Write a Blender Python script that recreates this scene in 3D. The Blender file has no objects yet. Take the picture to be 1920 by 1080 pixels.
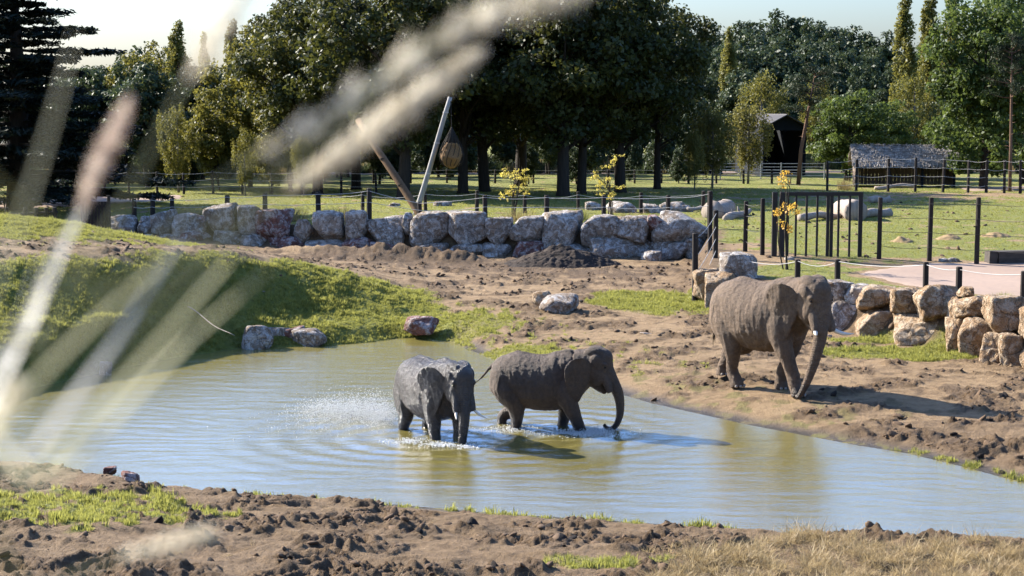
import bpy, bmesh, math, random, os
import numpy as np
from mathutils import Vector, Matrix

random.seed(7)
RNG = np.random.default_rng(7)
SC = bpy.context.scene
COL = SC.collection
rad = math.radians

# ------------------------------------------------------------------ camera
F, HOR, H = 3200.0, 200.0, 6.9          # focal length and horizon in photo pixels, eye height above the pond
PITCH = math.atan((540 - HOR) / F)
cam_d = bpy.data.cameras.new('camera')
cam = bpy.data.objects.new('camera', cam_d)
COL.objects.link(cam)
cam.location = (0, 0, H)
cam.rotation_euler = (math.pi / 2 - PITCH, 0, 0)
cam_d.sensor_width = 36.0
cam_d.lens = 36.0 * F / 1920.0
cam_d.clip_start = 0.05
cam_d.clip_end = 9000
cam_d.dof.use_dof = True
cam_d.dof.focus_distance = 38.5
cam_d.dof.aperture_fstop = 5.6
SC.camera = cam

# ------------------------------------------------------------------ sky, sun, exposure
SUN_AZ = math.atan2(-0.85, 0.53)        # bearing of the sun from +Y, clockwise
SUN_EL = rad(31)
world = bpy.data.worlds.new('World')
SC.world = world
world.use_nodes = True
nt = world.node_tree
sky = nt.nodes.new('ShaderNodeTexSky')
sky.sky_type = 'NISHITA'
sky.sun_disc = False
sky.sun_elevation = SUN_EL
sky.sun_rotation = SUN_AZ
sky.air_density = 1.5
sky.dust_density = 2.0
sky.ozone_density = 6.0
tint = nt.nodes.new('ShaderNodeMix'); tint.data_type = 'RGBA'; tint.blend_type = 'MULTIPLY'      # the photograph's cool white balance
tint.inputs[0].default_value = 1.0; tint.inputs[7].default_value = (.83, .955, 1.27, 1)
nt.links.new(sky.outputs[0], tint.inputs[6]); nt.links.new(tint.outputs[2], nt.nodes['Background'].inputs[0])
nt.nodes['Background'].inputs[1].default_value = 0.084
sd_ = bpy.data.lights.new('sun', 'SUN')
sd_.energy = 5.0
sd_.angle = rad(0.53)
sd_.color = (1.0, 0.93, 0.82)
sun = bpy.data.objects.new('sun', sd_)
COL.objects.link(sun)
sdir = Vector((math.sin(SUN_AZ) * math.cos(SUN_EL), math.cos(SUN_AZ) * math.cos(SUN_EL), math.sin(SUN_EL)))
sun.rotation_euler = sdir.to_track_quat('Z', 'Y').to_euler()
SC.view_settings.view_transform = 'Standard'
SC.view_settings.look = 'None'
SC.view_settings.exposure = 1.7
SC.view_settings.gamma = 1.0
SC.cycles.use_denoising = True
SC.cycles.max_bounces = 6
SC.cycles.diffuse_bounces = 2
SC.cycles.glossy_bounces = 3
SC.cycles.transmission_bounces = 3
SC.cycles.caustics_reflective = False
SC.cycles.caustics_refractive = False

# ------------------------------------------------------------------ helpers
CP, SP = math.cos(PITCH), math.sin(PITCH)
def ray(px, py):
    xc, yc = (px - 960) / F, (540 - py) / F
    return np.array([xc, CP + yc * SP, -SP + yc * CP])
def PZ(px, py, z):                      # where the line of sight meets height z
    r = ray(px, py); t = (z - H) / r[2]
    return np.array([0, 0, H]) + r * t
def PY(px, py, Y):                      # where it meets distance Y
    r = ray(px, py); t = Y / r[1]
    return np.array([0, 0, H]) + r * t
def XP(px, Y): return (px - 960) / F * Y
def sstep(a, b, x):
    t = np.clip((x - a) / (b - a), 0, 1)
    return t * t * (3 - 2 * t)

def _hash(i, j, k, s):
    h = (i.astype(np.int64) * 374761393 + j.astype(np.int64) * 668265263 + k * 2147483647 + s * 974711) & 0xffffffff
    h = ((h ^ (h >> 13)) * 1274126177) & 0xffffffff
    h = (h ^ (h >> 16)) & 0xffff
    return h / 65535.0
def vnoise(x, y, s=0):                  # gradient noise, about -0.7..0.7
    xi, yi = np.floor(x), np.floor(y)
    xf, yf = x - xi, y - yi
    u, v = xf * xf * xf * (xf * (xf * 6 - 15) + 10), yf * yf * yf * (yf * (yf * 6 - 15) + 10)
    def g(a, b):
        an = _hash(xi + a, yi + b, 0, s) * 2 * math.pi
        return np.cos(an) * (xf - a) + np.sin(an) * (yf - b)
    return (g(0, 0) * (1 - u) + g(1, 0) * u) * (1 - v) + (g(0, 1) * (1 - u) + g(1, 1) * u) * v
def fbm(x, y, oct=4, s=0, gain=.5):
    r, a = 0, 1.0
    for o in range(oct):
        r = r + a * vnoise(x * 2 ** o + o * 17.3, y * 2 ** o - o * 9.1, s + o); a *= gain
    return r
def billow(x, y, oct=3, s=0):
    r, a = 0, 1.0
    for o in range(oct):
        r = r + a * np.abs(vnoise(x * 2 ** o + o * 7.7, y * 2 ** o + o * 3.1, s + o)); a *= .5
    return r
def noise3(p, sc, s=0):                 # cheap 3-D noise from three 2-D slices
    q = p * sc
    return (vnoise(q[:, 0] + .31 * q[:, 2], q[:, 1] + .17 * q[:, 2], s) + vnoise(q[:, 1] + 5.2, q[:, 2] + .23 * q[:, 0], s + 3)
            + vnoise(q[:, 2] - 3.1, q[:, 0] + .29 * q[:, 1], s + 6)) / 1.6

def poly_sdf(X, Y, poly):               # signed distance, negative inside
    poly = np.asarray(poly, float)
    d2 = np.full(X.shape, 1e18); inside = np.zeros(X.shape, bool)
    n = len(poly)
    for i in range(n):
        a, b = poly[i], poly[(i + 1) % n]
        ex, ey = b - a
        wx, wy = X - a[0], Y - a[1]
        t = np.clip((wx * ex + wy * ey) / (ex * ex + ey * ey + 1e-12), 0, 1)
        d2 = np.minimum(d2, (wx - ex * t) ** 2 + (wy - ey * t) ** 2)
        c = ((a[1] <= Y) & (b[1] > Y)) | ((b[1] <= Y) & (a[1] > Y))
        inside ^= c & (X < a[0] + (Y - a[1]) / (ey if abs(ey) > 1e-12 else 1e-12) * ex)
    d = np.sqrt(d2)
    return np.where(inside, -d, d)

def tag(o, label=None, cat=None, group=None, kind=None):
    if label: o['label'] = label
    if cat: o['category'] = cat
    if group: o['group'] = group
    if kind: o['kind'] = kind
    return o
def empty(name, loc=(0, 0, 0), rz=0.0, label=None, cat=None, group=None):
    o = bpy.data.objects.new(name, None)
    COL.objects.link(o); o.location = loc; o.rotation_euler = (0, 0, rz)
    o.empty_display_size = .2
    return tag(o, label, cat, group)
def link(name, me, mat=None, parent=None, smooth=False, loc=None):
    if mat is not None and not me.materials: me.materials.append(mat)
    if smooth: me.polygons.foreach_set('use_smooth', np.ones(len(me.polygons), bool))
    o = bpy.data.objects.new(name, me)
    COL.objects.link(o)
    if parent is not None: o.parent = parent
    if loc is not None: o.location = loc
    return o
def mesh_np(name, v, f, attrs=None):    # v (N,3); f (M,3|4)
    v = np.asarray(v, np.float32); f = np.asarray(f, np.int32)
    me = bpy.data.meshes.new(name)
    k = f.shape[1]
    me.vertices.add(len(v)); me.vertices.foreach_set('co', v.ravel())
    me.loops.add(f.size); me.loops.foreach_set('vertex_index', f.ravel())
    me.polygons.add(len(f)); me.polygons.foreach_set('loop_start', np.arange(0, f.size, k, dtype=np.int32))
    me.update(calc_edges=True)
    for n_, a in (attrs or {}).items():
        at = me.attributes.new(n_, 'FLOAT', 'POINT'); at.data.foreach_set('value', np.asarray(a, np.float32))
    return me
class MB:                               # collects shapes into one mesh
    def __init__(s): s.v = []; s.f = []; s.n = 0
    def add(s, v, f):
        v = np.asarray(v, float); s.v.append(v)
        s.f += [tuple(i + s.n for i in q) for q in f]; s.n += len(v); return s
    def box(s, c, d, rz=0, rx=0, ry=0, jit=0):
        m = np.array([[x, y, z] for x in (-.5, .5) for y in (-.5, .5) for z in (-.5, .5)]) * np.array(d)
        if jit: m += (RNG.random(m.shape) - .5) * jit
        R = np.array(Matrix.Rotation(rz, 3, 'Z') @ Matrix.Rotation(ry, 3, 'Y') @ Matrix.Rotation(rx, 3, 'X'))
        return s.add(m @ R.T + np.array(c), [(0, 1, 3, 2), (4, 6, 7, 5), (0, 4, 5, 1), (2, 3, 7, 6), (0, 2, 6, 4), (1, 5, 7, 3)])
    def tube(s, pts, rr, n=8, ref=(0, 1, 0), cap=True):
        pts = [np.asarray(p, float) for p in pts]
        if not hasattr(rr, '__len__'): rr = [rr] * len(pts)
        V = []; m = len(pts)
        for i, p in enumerate(pts):
            t = pts[min(i + 1, m - 1)] - pts[max(i - 1, 0)]; t = t / (np.linalg.norm(t) + 1e-12)
            r0 = np.asarray(ref, float)
            b = r0 - (r0 @ t) * t
            if np.linalg.norm(b) < .15: b = np.array([1., 0, 0]) - t[0] * t
            if np.linalg.norm(b) < .15: b = np.array([0., 0, 1]) - t[2] * t
            b /= np.linalg.norm(b); c = np.cross(t, b)
            ra, rb = rr[i] if hasattr(rr[i], '__len__') else (rr[i], rr[i])
            for k in range(n):
                a = 2 * math.pi * k / n
                V.append(p + b * ra * math.cos(a) + c * rb * math.sin(a))
        Fc = [(i * n + k, i * n + (k + 1) % n, (i + 1) * n + (k + 1) % n, (i + 1) * n + k) for i in range(m - 1) for k in range(n)]
        if cap:
            V += [pts[0], pts[-1]]
            Fc += [((k + 1) % n, k, m * n) for k in range(n)] + [((m - 1) * n + k, (m - 1) * n + (k + 1) % n, m * n + 1) for k in range(n)]
        return s.add(V, Fc)
    def mesh(s, name):
        me = bpy.data.meshes.new(name)
        me.from_pydata([tuple(p) for p in np.concatenate(s.v)], [], s.f); me.update(); return me
    def build(s, name, mat, parent=None, smooth=False): return link(name, s.mesh(name), mat, parent, smooth)
def crom(pts, n=6):                     # Catmull-Rom through rows of numbers
    P = np.asarray(pts, float); P = np.vstack([2 * P[0] - P[1], P, 2 * P[-1] - P[-2]]); out = []
    for i in range(1, len(P) - 2):
        for k in range(n):
            t = k / n
            out.append(.5 * (2 * P[i] + (P[i + 1] - P[i - 1]) * t + (2 * P[i - 1] - 5 * P[i] + 4 * P[i + 1] - P[i + 2]) * t * t
                             + (3 * P[i] - P[i - 1] - 3 * P[i + 1] + P[i + 2]) * t ** 3))
    out.append(P[-2]); return np.array(out)

# ------------------------------------------------------------------ materials
class NT:
    def __init__(s, name):
        s.m = bpy.data.materials.new(name); s.m.use_nodes = True; s.t = s.m.node_tree
        s.b = s.t.nodes['Principled BSDF']; s.out = s.t.nodes['Material Output']
    def n(s, typ, **kw):
        nd = s.t.nodes.new('ShaderNode' + typ)
        for k, v in kw.items(): setattr(nd, k, v)
        return nd
    def l(s, a, b): s.t.links.new(a, b)
    def noise(s, scale, detail=4, rough=.55, vec=None, dist=0):
        nd = s.n('TexNoise'); nd.inputs['Scale'].default_value = scale; nd.inputs['Detail'].default_value = detail
        nd.inputs['Roughness'].default_value = rough; nd.inputs['Distortion'].default_value = dist
        if vec is not None: s.l(vec, nd.inputs['Vector'])
        return nd.outputs['Fac']
    def coord(s, which='Object', scale=None):
        c = s.n('TexCoord').outputs[which]
        if scale is None: return c
        m = s.n('Mapping'); m.inputs['Scale'].default_value = scale; s.l(c, m.inputs['Vector']); return m.outputs[0]
    def pos(s, scale=None):
        c = s.n('NewGeometry').outputs['Position']
        if scale is None: return c
        m = s.n('Mapping'); m.inputs['Scale'].default_value = scale; s.l(c, m.inputs['Vector']); return m.outputs[0]
    def ramp(s, fac, stops):
        r = s.n('ValToRGB'); e = r.color_ramp.elements
        while len(e) < len(stops): e.new(.5)
        for i, (p, c) in enumerate(stops):
            e[i].position = p; e[i].color = (*c, 1) if hasattr(c, '__len__') else (c, c, c, 1)
        s.l(fac, r.inputs[0]); return r.outputs[0]
    def mix(s, fac, a, b, mode='MIX'):
        m = s.n('Mix', data_type='RGBA', blend_type=mode)
        for i, v in ((0, fac), (6, a), (7, b)):
            sock = m.inputs[i]
            if isinstance(v, (int, float)): sock.default_value = v if i == 0 else (v, v, v, 1)
            elif isinstance(v, tuple): sock.default_value = (*v, 1)
            else: s.l(v, sock)
        return m.outputs[2]
    def math(s, op, a, b=0.0, clamp=False):
        m = s.n('Math', operation=op, use_clamp=clamp)
        for i, v in enumerate((a, b)):
            if isinstance(v, (int, float)): m.inputs[i].default_value = v
            else: s.l(v, m.inputs[i])
        return m.outputs[0]
    def attr(s, name): return s.n('Attribute', attribute_name=name).outputs['Fac']
    def orand(s): return s.n('ObjectInfo').outputs['Random']
    def bump(s, h, strength=.5, dist=.02, normal=None):
        b = s.n('Bump'); b.inputs['Strength'].default_value = strength; b.inputs['Distance'].default_value = dist
        s.l(h, b.inputs['Height'])
        if normal is not None: s.l(normal, b.inputs['Normal'])
        s.l(b.outputs[0], s.b.inputs['Normal']); return b.outputs[0]
    def set(s, col=None, rough=None, spec=None):
        if col is not None:
            if isinstance(col, tuple): s.b.inputs['Base Color'].default_value = (*col, 1)
            else: s.l(col, s.b.inputs['Base Color'])
        if rough is not None:
            if isinstance(rough, (int, float)): s.b.inputs['Roughness'].default_value = rough
            else: s.l(rough, s.b.inputs['Roughness'])
        if spec is not None: s.b.inputs['Specular IOR Level'].default_value = spec
        return s.m

def mat_rock(name, c0, c1, c2, patch=(.16, .12, .09)):
    k = NT(name); v = k.coord('Object'); r = k.orand()
    off = k.n('VectorMath', operation='ADD'); k.l(v, off.inputs[0])
    cmb = k.n('CombineXYZ')
    for i in range(3): k.l(k.math('MULTIPLY', r, 37.0 + 11 * i), cmb.inputs[i])
    k.l(cmb.outputs[0], off.inputs[1]); v = off.outputs[0]
    n1, n2, n3 = k.noise(1.3, 5, .6, v, .8), k.noise(4.2, 6, .68, v, .5), k.noise(26, 4, .65, v)
    base = k.mix(.45, k.ramp(n1, [(.36, c0), (.5, c1), (.62, patch)]), k.ramp(r, [(0, c0), (.35, patch), (.65, c1), (1, c0)]))
    base = k.mix(k.ramp(n2, [(.46, 0.0), (.56, .8)]), base, c2)
    base = k.mix(k.ramp(k.noise(2.4, 5, .65, v, 1.2), [(.54, 0.0), (.63, .85)]), base, patch)
    vo = k.n('TexVoronoi', feature='DISTANCE_TO_EDGE'); vo.inputs['Scale'].default_value = 1.9
    wv = k.n('VectorMath', operation='ADD'); nz = k.n('TexNoise'); nz.inputs['Scale'].default_value = 2.5; nz.inputs['Detail'].default_value = 5; k.l(v, nz.inputs['Vector']); k.l(v, wv.inputs[0]); k.l(nz.outputs['Color'], wv.inputs[1]); k.l(wv.outputs[0], vo.inputs['Vector'])
    crack = k.ramp(vo.outputs['Distance'], [(0, 0.0), (.045, 1.0)])
    base = k.mix(k.math('MULTIPLY', k.math('SUBTRACT', 1.0, crack), .55), base, tuple(x * .35 for x in c0))
    base = k.mix(k.ramp(n3, [(.34, .55), (.55, 0.0)]), base, tuple(x * .45 for x in c0))
    h = k.math('ADD', k.math('ADD', k.math('MULTIPLY', n2, 1.3), k.math('MULTIPLY', n3, .45)), k.math('MULTIPLY', crack, .35))
    k.bump(h, .9, .14)
    return k.set(base, .88, .25)
M = {}
M['rock_grey'] = mat_rock('grey_limestone', (.19, .155, .125), (.33, .28, .23), (.58, .545, .50), (.24, .165, .105))
M['rock_red'] = mat_rock('red_stone', (.16, .07, .055), (.26, .12, .09), (.48, .43, .40), (.13, .06, .045))
M['rock_tan'] = mat_rock('tan_sandstone', (.24, .155, .085), (.36, .245, .145), (.50, .40, .285), (.27, .16, .075))

def mat_wood(name, c0, c1, rough=.8, sc=1.0):
    k = NT(name); v = k.coord('Object', (14 * sc, 14 * sc, 1.2 * sc))
    n1 = k.noise(1.0, 5, .6, v, .3); n2 = k.noise(2.0, 3)
    c = k.ramp(n1, [(.3, c0), (.7, c1)])
    c = k.mix(k.ramp(n2, [(.35, .35), (.7, 0.0)]), c, tuple(x * .5 for x in c0))
    k.bump(n1, .5, .02)
    return k.set(c, rough, .25)
M['post'] = mat_wood('dark_post_wood', (.016, .012, .010), (.035, .026, .021))
M['steel_dark'] = mat_wood('dark_gate_paint', (.016, .014, .014), (.028, .024, .023), .6)
M['pole_pale'] = mat_wood('bleached_pole', (.26, .245, .22), (.42, .40, .37))
M['pole_brown'] = mat_wood('brown_pole', (.10, .055, .025), (.20, .115, .055))
M['plank'] = mat_wood('weathered_plank', (.16, .115, .085), (.30, .235, .185))
M['log'] = mat_wood('dead_log', (.22, .17, .13), (.42, .36, .30))
M['bark'] = mat_wood('bark', (.018, .014, .010), (.050, .038, .028), .9)
M['bark_pine'] = mat_wood('pine_bark', (.09, .05, .032), (.21, .125, .08), .9)
M['bark_birch'] = mat_wood('birch_bark', (.10, .085, .07), (.26, .24, .21), .9)
M['navy'] = mat_wood('navy_sheet', (.005, .007, .010), (.009, .012, .017), .95)
M['roof_sheet'] = mat_wood('grey_roof_sheet', (.045, .04, .038), (.085, .075, .07), .7)
M['galv'] = mat_wood('galvanised_rail', (.25, .27, .28), (.38, .40, .41), .45)
def mat_plain(name, c, rough=.6, var=.25, sc=8):
    k = NT(name); n = k.noise(sc, 4)
    return k.set(k.ramp(n, [(.25, tuple(x * (1 - var) for x in c)), (.75, tuple(min(1, x * (1 + var)) for x in c))]), rough, .3)
M['wire'] = mat_plain('pale_wire', (.40, .38, .35), .6)
M['wire_dark'] = mat_plain('dark_wire', (.05, .045, .04), .6)
M['rope'] = mat_plain('dark_rope', (.02, .016, .012), .9)
M['hay'] = mat_plain('dry_hay', (.17, .10, .045), .95, .5, 40)
M['straw'] = mat_plain('straw', (.24, .165, .08), .95, .4, 30)
M['concrete'] = mat_plain('dark_concrete', (.06, .05, .042), .9, .4, 5)
M['tusk'] = mat_plain('ivory', (.62, .56, .46), .35, .15, 14)
M['eye'] = mat_plain('dark_eye', (.008, .005, .004), .12, .1)
M['nail'] = mat_plain('toenail', (.26, .22, .18), .6, .3, 20)
k = NT('thatch'); n1 = k.noise(16, 5, .75); v = k.coord('Object', (30, 3, 3)); n2 = k.noise(1, 4, .6, v)
k.bump(n2, 1, .05); M['thatch'] = k.set(k.ramp(n1, [(.3, (.065, .055, .045)), (.5, (.23, .20, .165)), (.68, (.48, .44, .385))]), .95, .1)

def mat_leaf(name, dark, mid, light, transl=.35, gloss=.5):
    k = NT(name)
    a, r = k.attr('lc'), k.orand()
    v = k.math('ADD', k.math('MULTIPLY', a, .75), k.math('MULTIPLY', r, .25))
    c = k.ramp(v, [(.05, dark), (.5, mid), (.95, light)])
    k.set(c, .55, .25 * gloss * 2)
    tr = k.n('BsdfTranslucent'); k.l(k.mix(.5, c, tuple(min(1, x * 1.8) for x in light)), tr.inputs[0])
    mx = k.n('MixShader'); mx.inputs[0].default_value = transl
    k.l(k.b.outputs[0], mx.inputs[1]); k.l(tr.outputs[0], mx.inputs[2]); k.l(mx.outputs[0], k.out.inputs[0])
    return k.m
M['leaf_oak'] = mat_leaf('oak_leaf', (.018, .024, .007), (.036, .047, .011), (.085, .085, .018), .25)
M['leaf_olive'] = mat_leaf('olive_leaf', (.042, .052, .010), (.090, .098, .018), (.19, .165, .032), .36)
M['leaf_green'] = mat_leaf('green_leaf', (.026, .044, .009), (.055, .086, .017), (.11, .14, .030), .34)
M['leaf_poplar'] = mat_leaf('poplar_leaf', (.055, .060, .012), (.11, .112, .022), (.20, .18, .04), .36)
M['leaf_birch'] = mat_leaf('birch_leaf', (.060, .066, .016), (.105, .105, .026), (.19, .165, .042), .35)
M['leaf_far'] = mat_leaf('far_leaf', (.018, .032, .014), (.036, .056, .022), (.070, .088, .034), .2)
M['leaf_cedar'] = mat_leaf('cedar_needle', (.006, .010, .008), (.012, .019, .014), (.026, .034, .022), .1, .2)
M['leaf_pine'] = mat_leaf('pine_needle', (.014, .022, .013), (.026, .038, .020), (.05, .065, .032), .1, .2)
M['leaf_yellow'] = mat_leaf('yellow_leaf', (.30, .22, .03), (.48, .36, .06), (.62, .50, .12), .4)
M['leaf_amber'] = mat_leaf('amber_leaf', (.34, .17, .02), (.55, .30, .04), (.66, .42, .08), .4)
M['grass'] = mat_leaf('grass_blade', (.080, .092, .016), (.17, .182, .032), (.28, .27, .070), .46)
M['grass_dry'] = mat_leaf('dry_grass', (.12, .080, .034), (.26, .185, .085), (.42, .325, .17), .3)
M['scrub'] = mat_leaf('dry_scrub', (.10, .075, .03), (.19, .145, .06), (.32, .25, .11), .3)
M['reed'] = mat_leaf('fountain_grass_blade', (.14, .15, .08), (.24, .25, .14), (.42, .40, .28), .45)
M['reed_pale'] = mat_leaf('bleached_grass_blade', (.42, .39, .31), (.56, .53, .44), (.7, .67, .58), .4)
M['plume'] = mat_leaf('pale_plume', (.56, .47, .31), (.70, .60, .42), (.80, .70, .52), .5)
M['plume_pink'] = mat_leaf('pink_plume', (.48, .28, .24), (.64, .45, .36), (.74, .60, .48), .5)

# ------------------------------------------------------------------ the lie of the land
POND_PX = [(-330, 880), (0, 872), (130, 882), (250, 906), (400, 922), (560, 932), (700, 942), (900, 960), (1100, 973), (1300, 987), (1500, 1001),
           (1700, 1013), (1920, 1023), (2350, 1040), (2350, 960), (1920, 906), (1800, 874), (1700, 850), (1600, 834), (1500, 815), (1400, 796),
           (1310, 776), (1220, 756), (1160, 738), (1090, 715), (1010, 695), (930, 676), (880, 656), (850, 642), (790, 633), (745, 634), (700, 641),
           (610, 648), (455, 652), (330, 670), (220, 692), (150, 708), (60, 728), (0, 757), (-330, 800)]
POND = np.array([PZ(x, y, 0)[:2] for x, y in POND_PX])
YWL = lambda px: 70.8 - (px - 200) / 1126 * 4.4              # the long boulder wall
YWR = lambda px: 53.5 - (px - 1303) / 622 * 11.3             # the boulder wall beside the tusker
WALL_LINE = [(-70, 72), (XP(200, 71), 71.2), (XP(1326, 66.4), 66.9), (XP(1322, 54), 54.6), (XP(1925, 42.2), 43.2), (40, 33)]
HIGH = np.array(WALL_LINE + [(400, 20), (400, 900), (-400, 900), (-400, 72)], float)
def D(px, py, Y): return tuple(PY(px, py, Y))
def Z(px, py, z): return tuple(PZ(px, py, z))
CTRL = [Z(900, 560, .72), Z(1050, 560, .74), Z(900, 500, .92), Z(700, 490, 1.0), Z(1200, 505, .92), Z(1250, 560, .72), Z(1200, 640, .42),
        Z(1000, 640, .25), Z(1350, 700, .36), Z(1480, 745, .26), Z(1600, 700, .4), Z(1800, 700, .42), Z(1850, 780, .26), Z(1700, 640, .5),
        Z(1300, 600, .6), Z(1900, 850, .15), Z(1920, 690, .45), Z(860, 600, .45), Z(1100, 480, 1.0), Z(1000, 485, .95), Z(600, 478, 1.1),
        Z(2200, 740, .45), Z(2200, 850, .3), Z(1600, 790, .16), Z(1300, 745, .12), Z(1400, 640, .5), Z(760, 600, .35), Z(690, 620, .3),
        D(0, 500, 46.2), D(150, 495, 47.9), D(300, 487, 50.2), D(450, 487, 52.2), D(560, 497, 54.2), D(650, 515, 55), D(730, 533, 56),
        Z(790, 545, .85), D(300, 570, 48.4), D(150, 580, 45.6), D(0, 610, 43.2), D(450, 560, 50.6), D(560, 570, 51.6), D(640, 580, 52),
        D(0, 408, 61), D(100, 414, 61.5), D(200, 436, 61.5), D(300, 455, 62), D(400, 475, 62), D(480, 482, 62), D(-250, 400, 60), D(-250, 500, 46),
        D(100, 480, 53), D(300, 476, 56), D(450, 480, 57), D(100, 447, 57.5), D(250, 462, 58.5), D(-300, 600, 43), (-19, 67, 2.0), (-26, 68, 2.2),
        (-10, 67, 1.2), Z(200, 925, .32), Z(0, 960, .5), Z(400, 1000, .42), Z(800, 1025, .38), Z(1200, 1045, .38), Z(1600, 1060, .38), Z(1900, 1075, .38),
        Z(100, 890, .22), Z(2400, 1090, .4), Z(-300, 960, .6), (-14, 22, .7), (0, 22, .5), (14, 22, .5), (0, 30, -.1), (0, 40, -.1), (-8, 40, 0), (8, 32, -.1)]
CTRL = np.array(CTRL)
PATH = [Z(x, y, 1.55)[:2] for x, y in ((1590, 518), (1680, 504), (1800, 500), (1960, 500), (2300, 505), (2300, 590), (1940, 560), (1800, 548), (1680, 535))]
def _rbf():
    P = CTRL[:, :2]; n = len(P)
    A = np.sqrt(((P[:, None] - P[None]) ** 2).sum(2) + .6)
    B = np.zeros((n + 1, n + 1)); B[:n, :n] = A + np.eye(n) * -.02; B[:n, n] = 1; B[n, :n] = 1
    return np.linalg.solve(B, np.append(CTRL[:, 2], 0))
RW = _rbf()
def low_land(X, Y):
    r = np.full(X.shape, RW[-1])
    Xc, Yc = np.clip(X, -30, 30), np.clip(Y, 20, 72)
    for (px, py, _), w in zip(CTRL, RW[:-1]): r += w * np.sqrt((Xc - px) ** 2 + (Yc - py) ** 2 + .6)
    return r
def blob(X, Y, px, py, rx, ry, z=.5):   # a soft patch round a photo point, radii in metres
    c = PZ(px, py, z)
    return np.exp(-(((X - c[0]) / rx) ** 2 + ((Y - c[1]) / ry) ** 2))
def masks(X, Y):
    """grass, mud (dark churned), rough (lumps), dry straw, high ground"""
    sp = poly_sdf(X, Y, POND); sh = -poly_sdf(X, Y, HIGH)
    high = sstep(-.55, .35, sh)
    n = fbm(X * .8, Y * .8, 4, 11)
    nf = fbm(X * 2.4, Y * 2.0, 3, 15)
    left = poly_sdf(X, Y, [PZ(-500, 790, 0)[:2], PZ(0, 775, 0)[:2], PZ(150, 715, 0)[:2], PZ(330, 672, 0)[:2], PZ(620, 655, 0)[:2], PZ(860, 640, .1)[:2],
                           PZ(850, 600, .45)[:2], D(800, 556, 56)[:2], D(720, 530, 56)[:2], D(650, 513, 55.3)[:2], D(560, 497, 54.5)[:2], D(450, 487, 52.6)[:2], D(300, 487, 50.6)[:2], D(150, 495, 48.3)[:2], D(0, 500, 46.6)[:2], (-32, 44)])
    g = sstep(.35, -.5, left + n * .9)
    meadow = poly_sdf(X, Y, [D(-200, 470, 54)[:2], D(100, 462, 56)[:2], D(300, 462, 60)[:2], D(450, 478, 61.5)[:2], D(420, 474, 66)[:2], (-14, 68), (-40, 68), (-40, 52)])
    g = np.maximum(g, sstep(.5, -.6, meadow + n * 3.4 + nf * 2.0 + .7) * .9)
    g = np.maximum(g, sstep(.40, .62, blob(X, Y, 1235, 568, 2.6, 3.0, .7) + n * .22))
    g = np.maximum(g, sstep(.40, .62, blob(X, Y, 1740, 662, 3.0, 1.3, .5) + n * .25))
    g = np.maximum(g, sstep(.45, .65, blob(X, Y, 1620, 640, 1.2, .8, .5) + n * .25))
    g = np.maximum(g, sstep(.40, .62, blob(X, Y, 130, 955, 2.5, 1.7, .45) * (.9 + nf * 1.5)))
    g = np.maximum(g, .8 * sstep(.45, .6, blob(X, Y, 960, 655, 1.9, 1.5, .3) + nf * .4))
    g = np.maximum(g, .7 * sstep(.5, .6, blob(X, Y, 1120, 1062, 1.2, .5, .4) + nf * .5))
    g = np.maximum(g, .7 * sstep(.5, .6, blob(X, Y, 880, 615, 1.8, 2.4, .3) + nf * .5))
    near = (Y < 36) & (sp > 0)
    g = np.maximum(g, np.where(near, .75 * sstep(.5, .1, sp) * sstep(.02, .16, nf + n * .5), 0))
    g = np.maximum(g, np.where((Y > 36) & (X > -6), .45 * sstep(.12, .35, nf) * sstep(5, 0, sp), 0))
    gp = sstep(.14, .30, .55 + n * .8 + .12 * nf - .9 * blob(X, Y, 1370, 480, 1.6, 3.2, 1.7) - .55 * blob(X, Y, 1700, 492, 7, 1.1, 1.7)
               - .8 * blob(X, Y, 1830, 366, 9, 3.5, 2) - .5 * blob(X, Y, 1500, 376, 9, 2, 2))
    gp = gp * sstep(-.1, .25, poly_sdf(X, Y, PATH)) * sstep(.5, 1.0, sh + n * .5)
    g = g * (1 - high) + gp * high
    straw = poly_sdf(X, Y, [PZ(1190, 1090, .4)[:2], PZ(1330, 1030, .4)[:2], PZ(1560, 1012, .3)[:2], PZ(1940, 1030, .3)[:2], PZ(2400, 1050, .3)[:2], PZ(2400, 1200, .4)[:2], PZ(1190, 1200, .4)[:2]])
    dry = sstep(.5, -.4, straw + n * 1.3)
    dry = np.maximum(dry, np.where(Y < 21.5, 1.0, 0))
    mud = .95 * blob(X, Y, 870, 500, 5.2, 3.0, .9) + .7 * blob(X, Y, 1150, 520, 4, 1.6, .8) + .7 * blob(X, Y, 640, 488, 3, 1.2, 1)
    mud = sstep(.38, .62, mud + nf * .55 + n * .35)
    mud = np.maximum(mud, .75 * sstep(.1, .3, nf + n * .4 - .05) * (1 - high) * np.where(Y > 36, 1, 0) * (1 - g))
    mud = np.where(near, 0, mud)
    rough = np.where(near, 1.0 * sstep(.05, .7, sp), 0) + np.where((Y > 36), (mud * .75 + .12) * sstep(.1, .8, sp), 0) * (1 - high)
    rough = rough * (1 - .6 * g) * (1 - .55 * dry)
    pt = sstep(-.10, .22, fbm(X * .6, Y * .85, 4, 33)) * (1 - .8 * g) * (1 - .5 * dry)
    mud = np.maximum(mud, np.where(near, .55 + .4 * pt, pt * .85 * np.where(Y > 36, 1, 0) * (1 - high)) * (1 - .8 * g))
    rough = np.maximum(rough, np.where(Y > 36, .75 * pt * sstep(.1, .8, sp) * (1 - high), 0))
    dry = np.where(Y > 21.6, dry * sstep(-.28, .12, nf + n * .5), dry)
    mud = np.maximum(mud, np.exp(-(sh / .8) ** 2))
    return dict(pt=pt, sp=sp, sh=sh, high=high, g=g, dry=dry, mud=mud, rough=rough, n=n, nf=nf)
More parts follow.
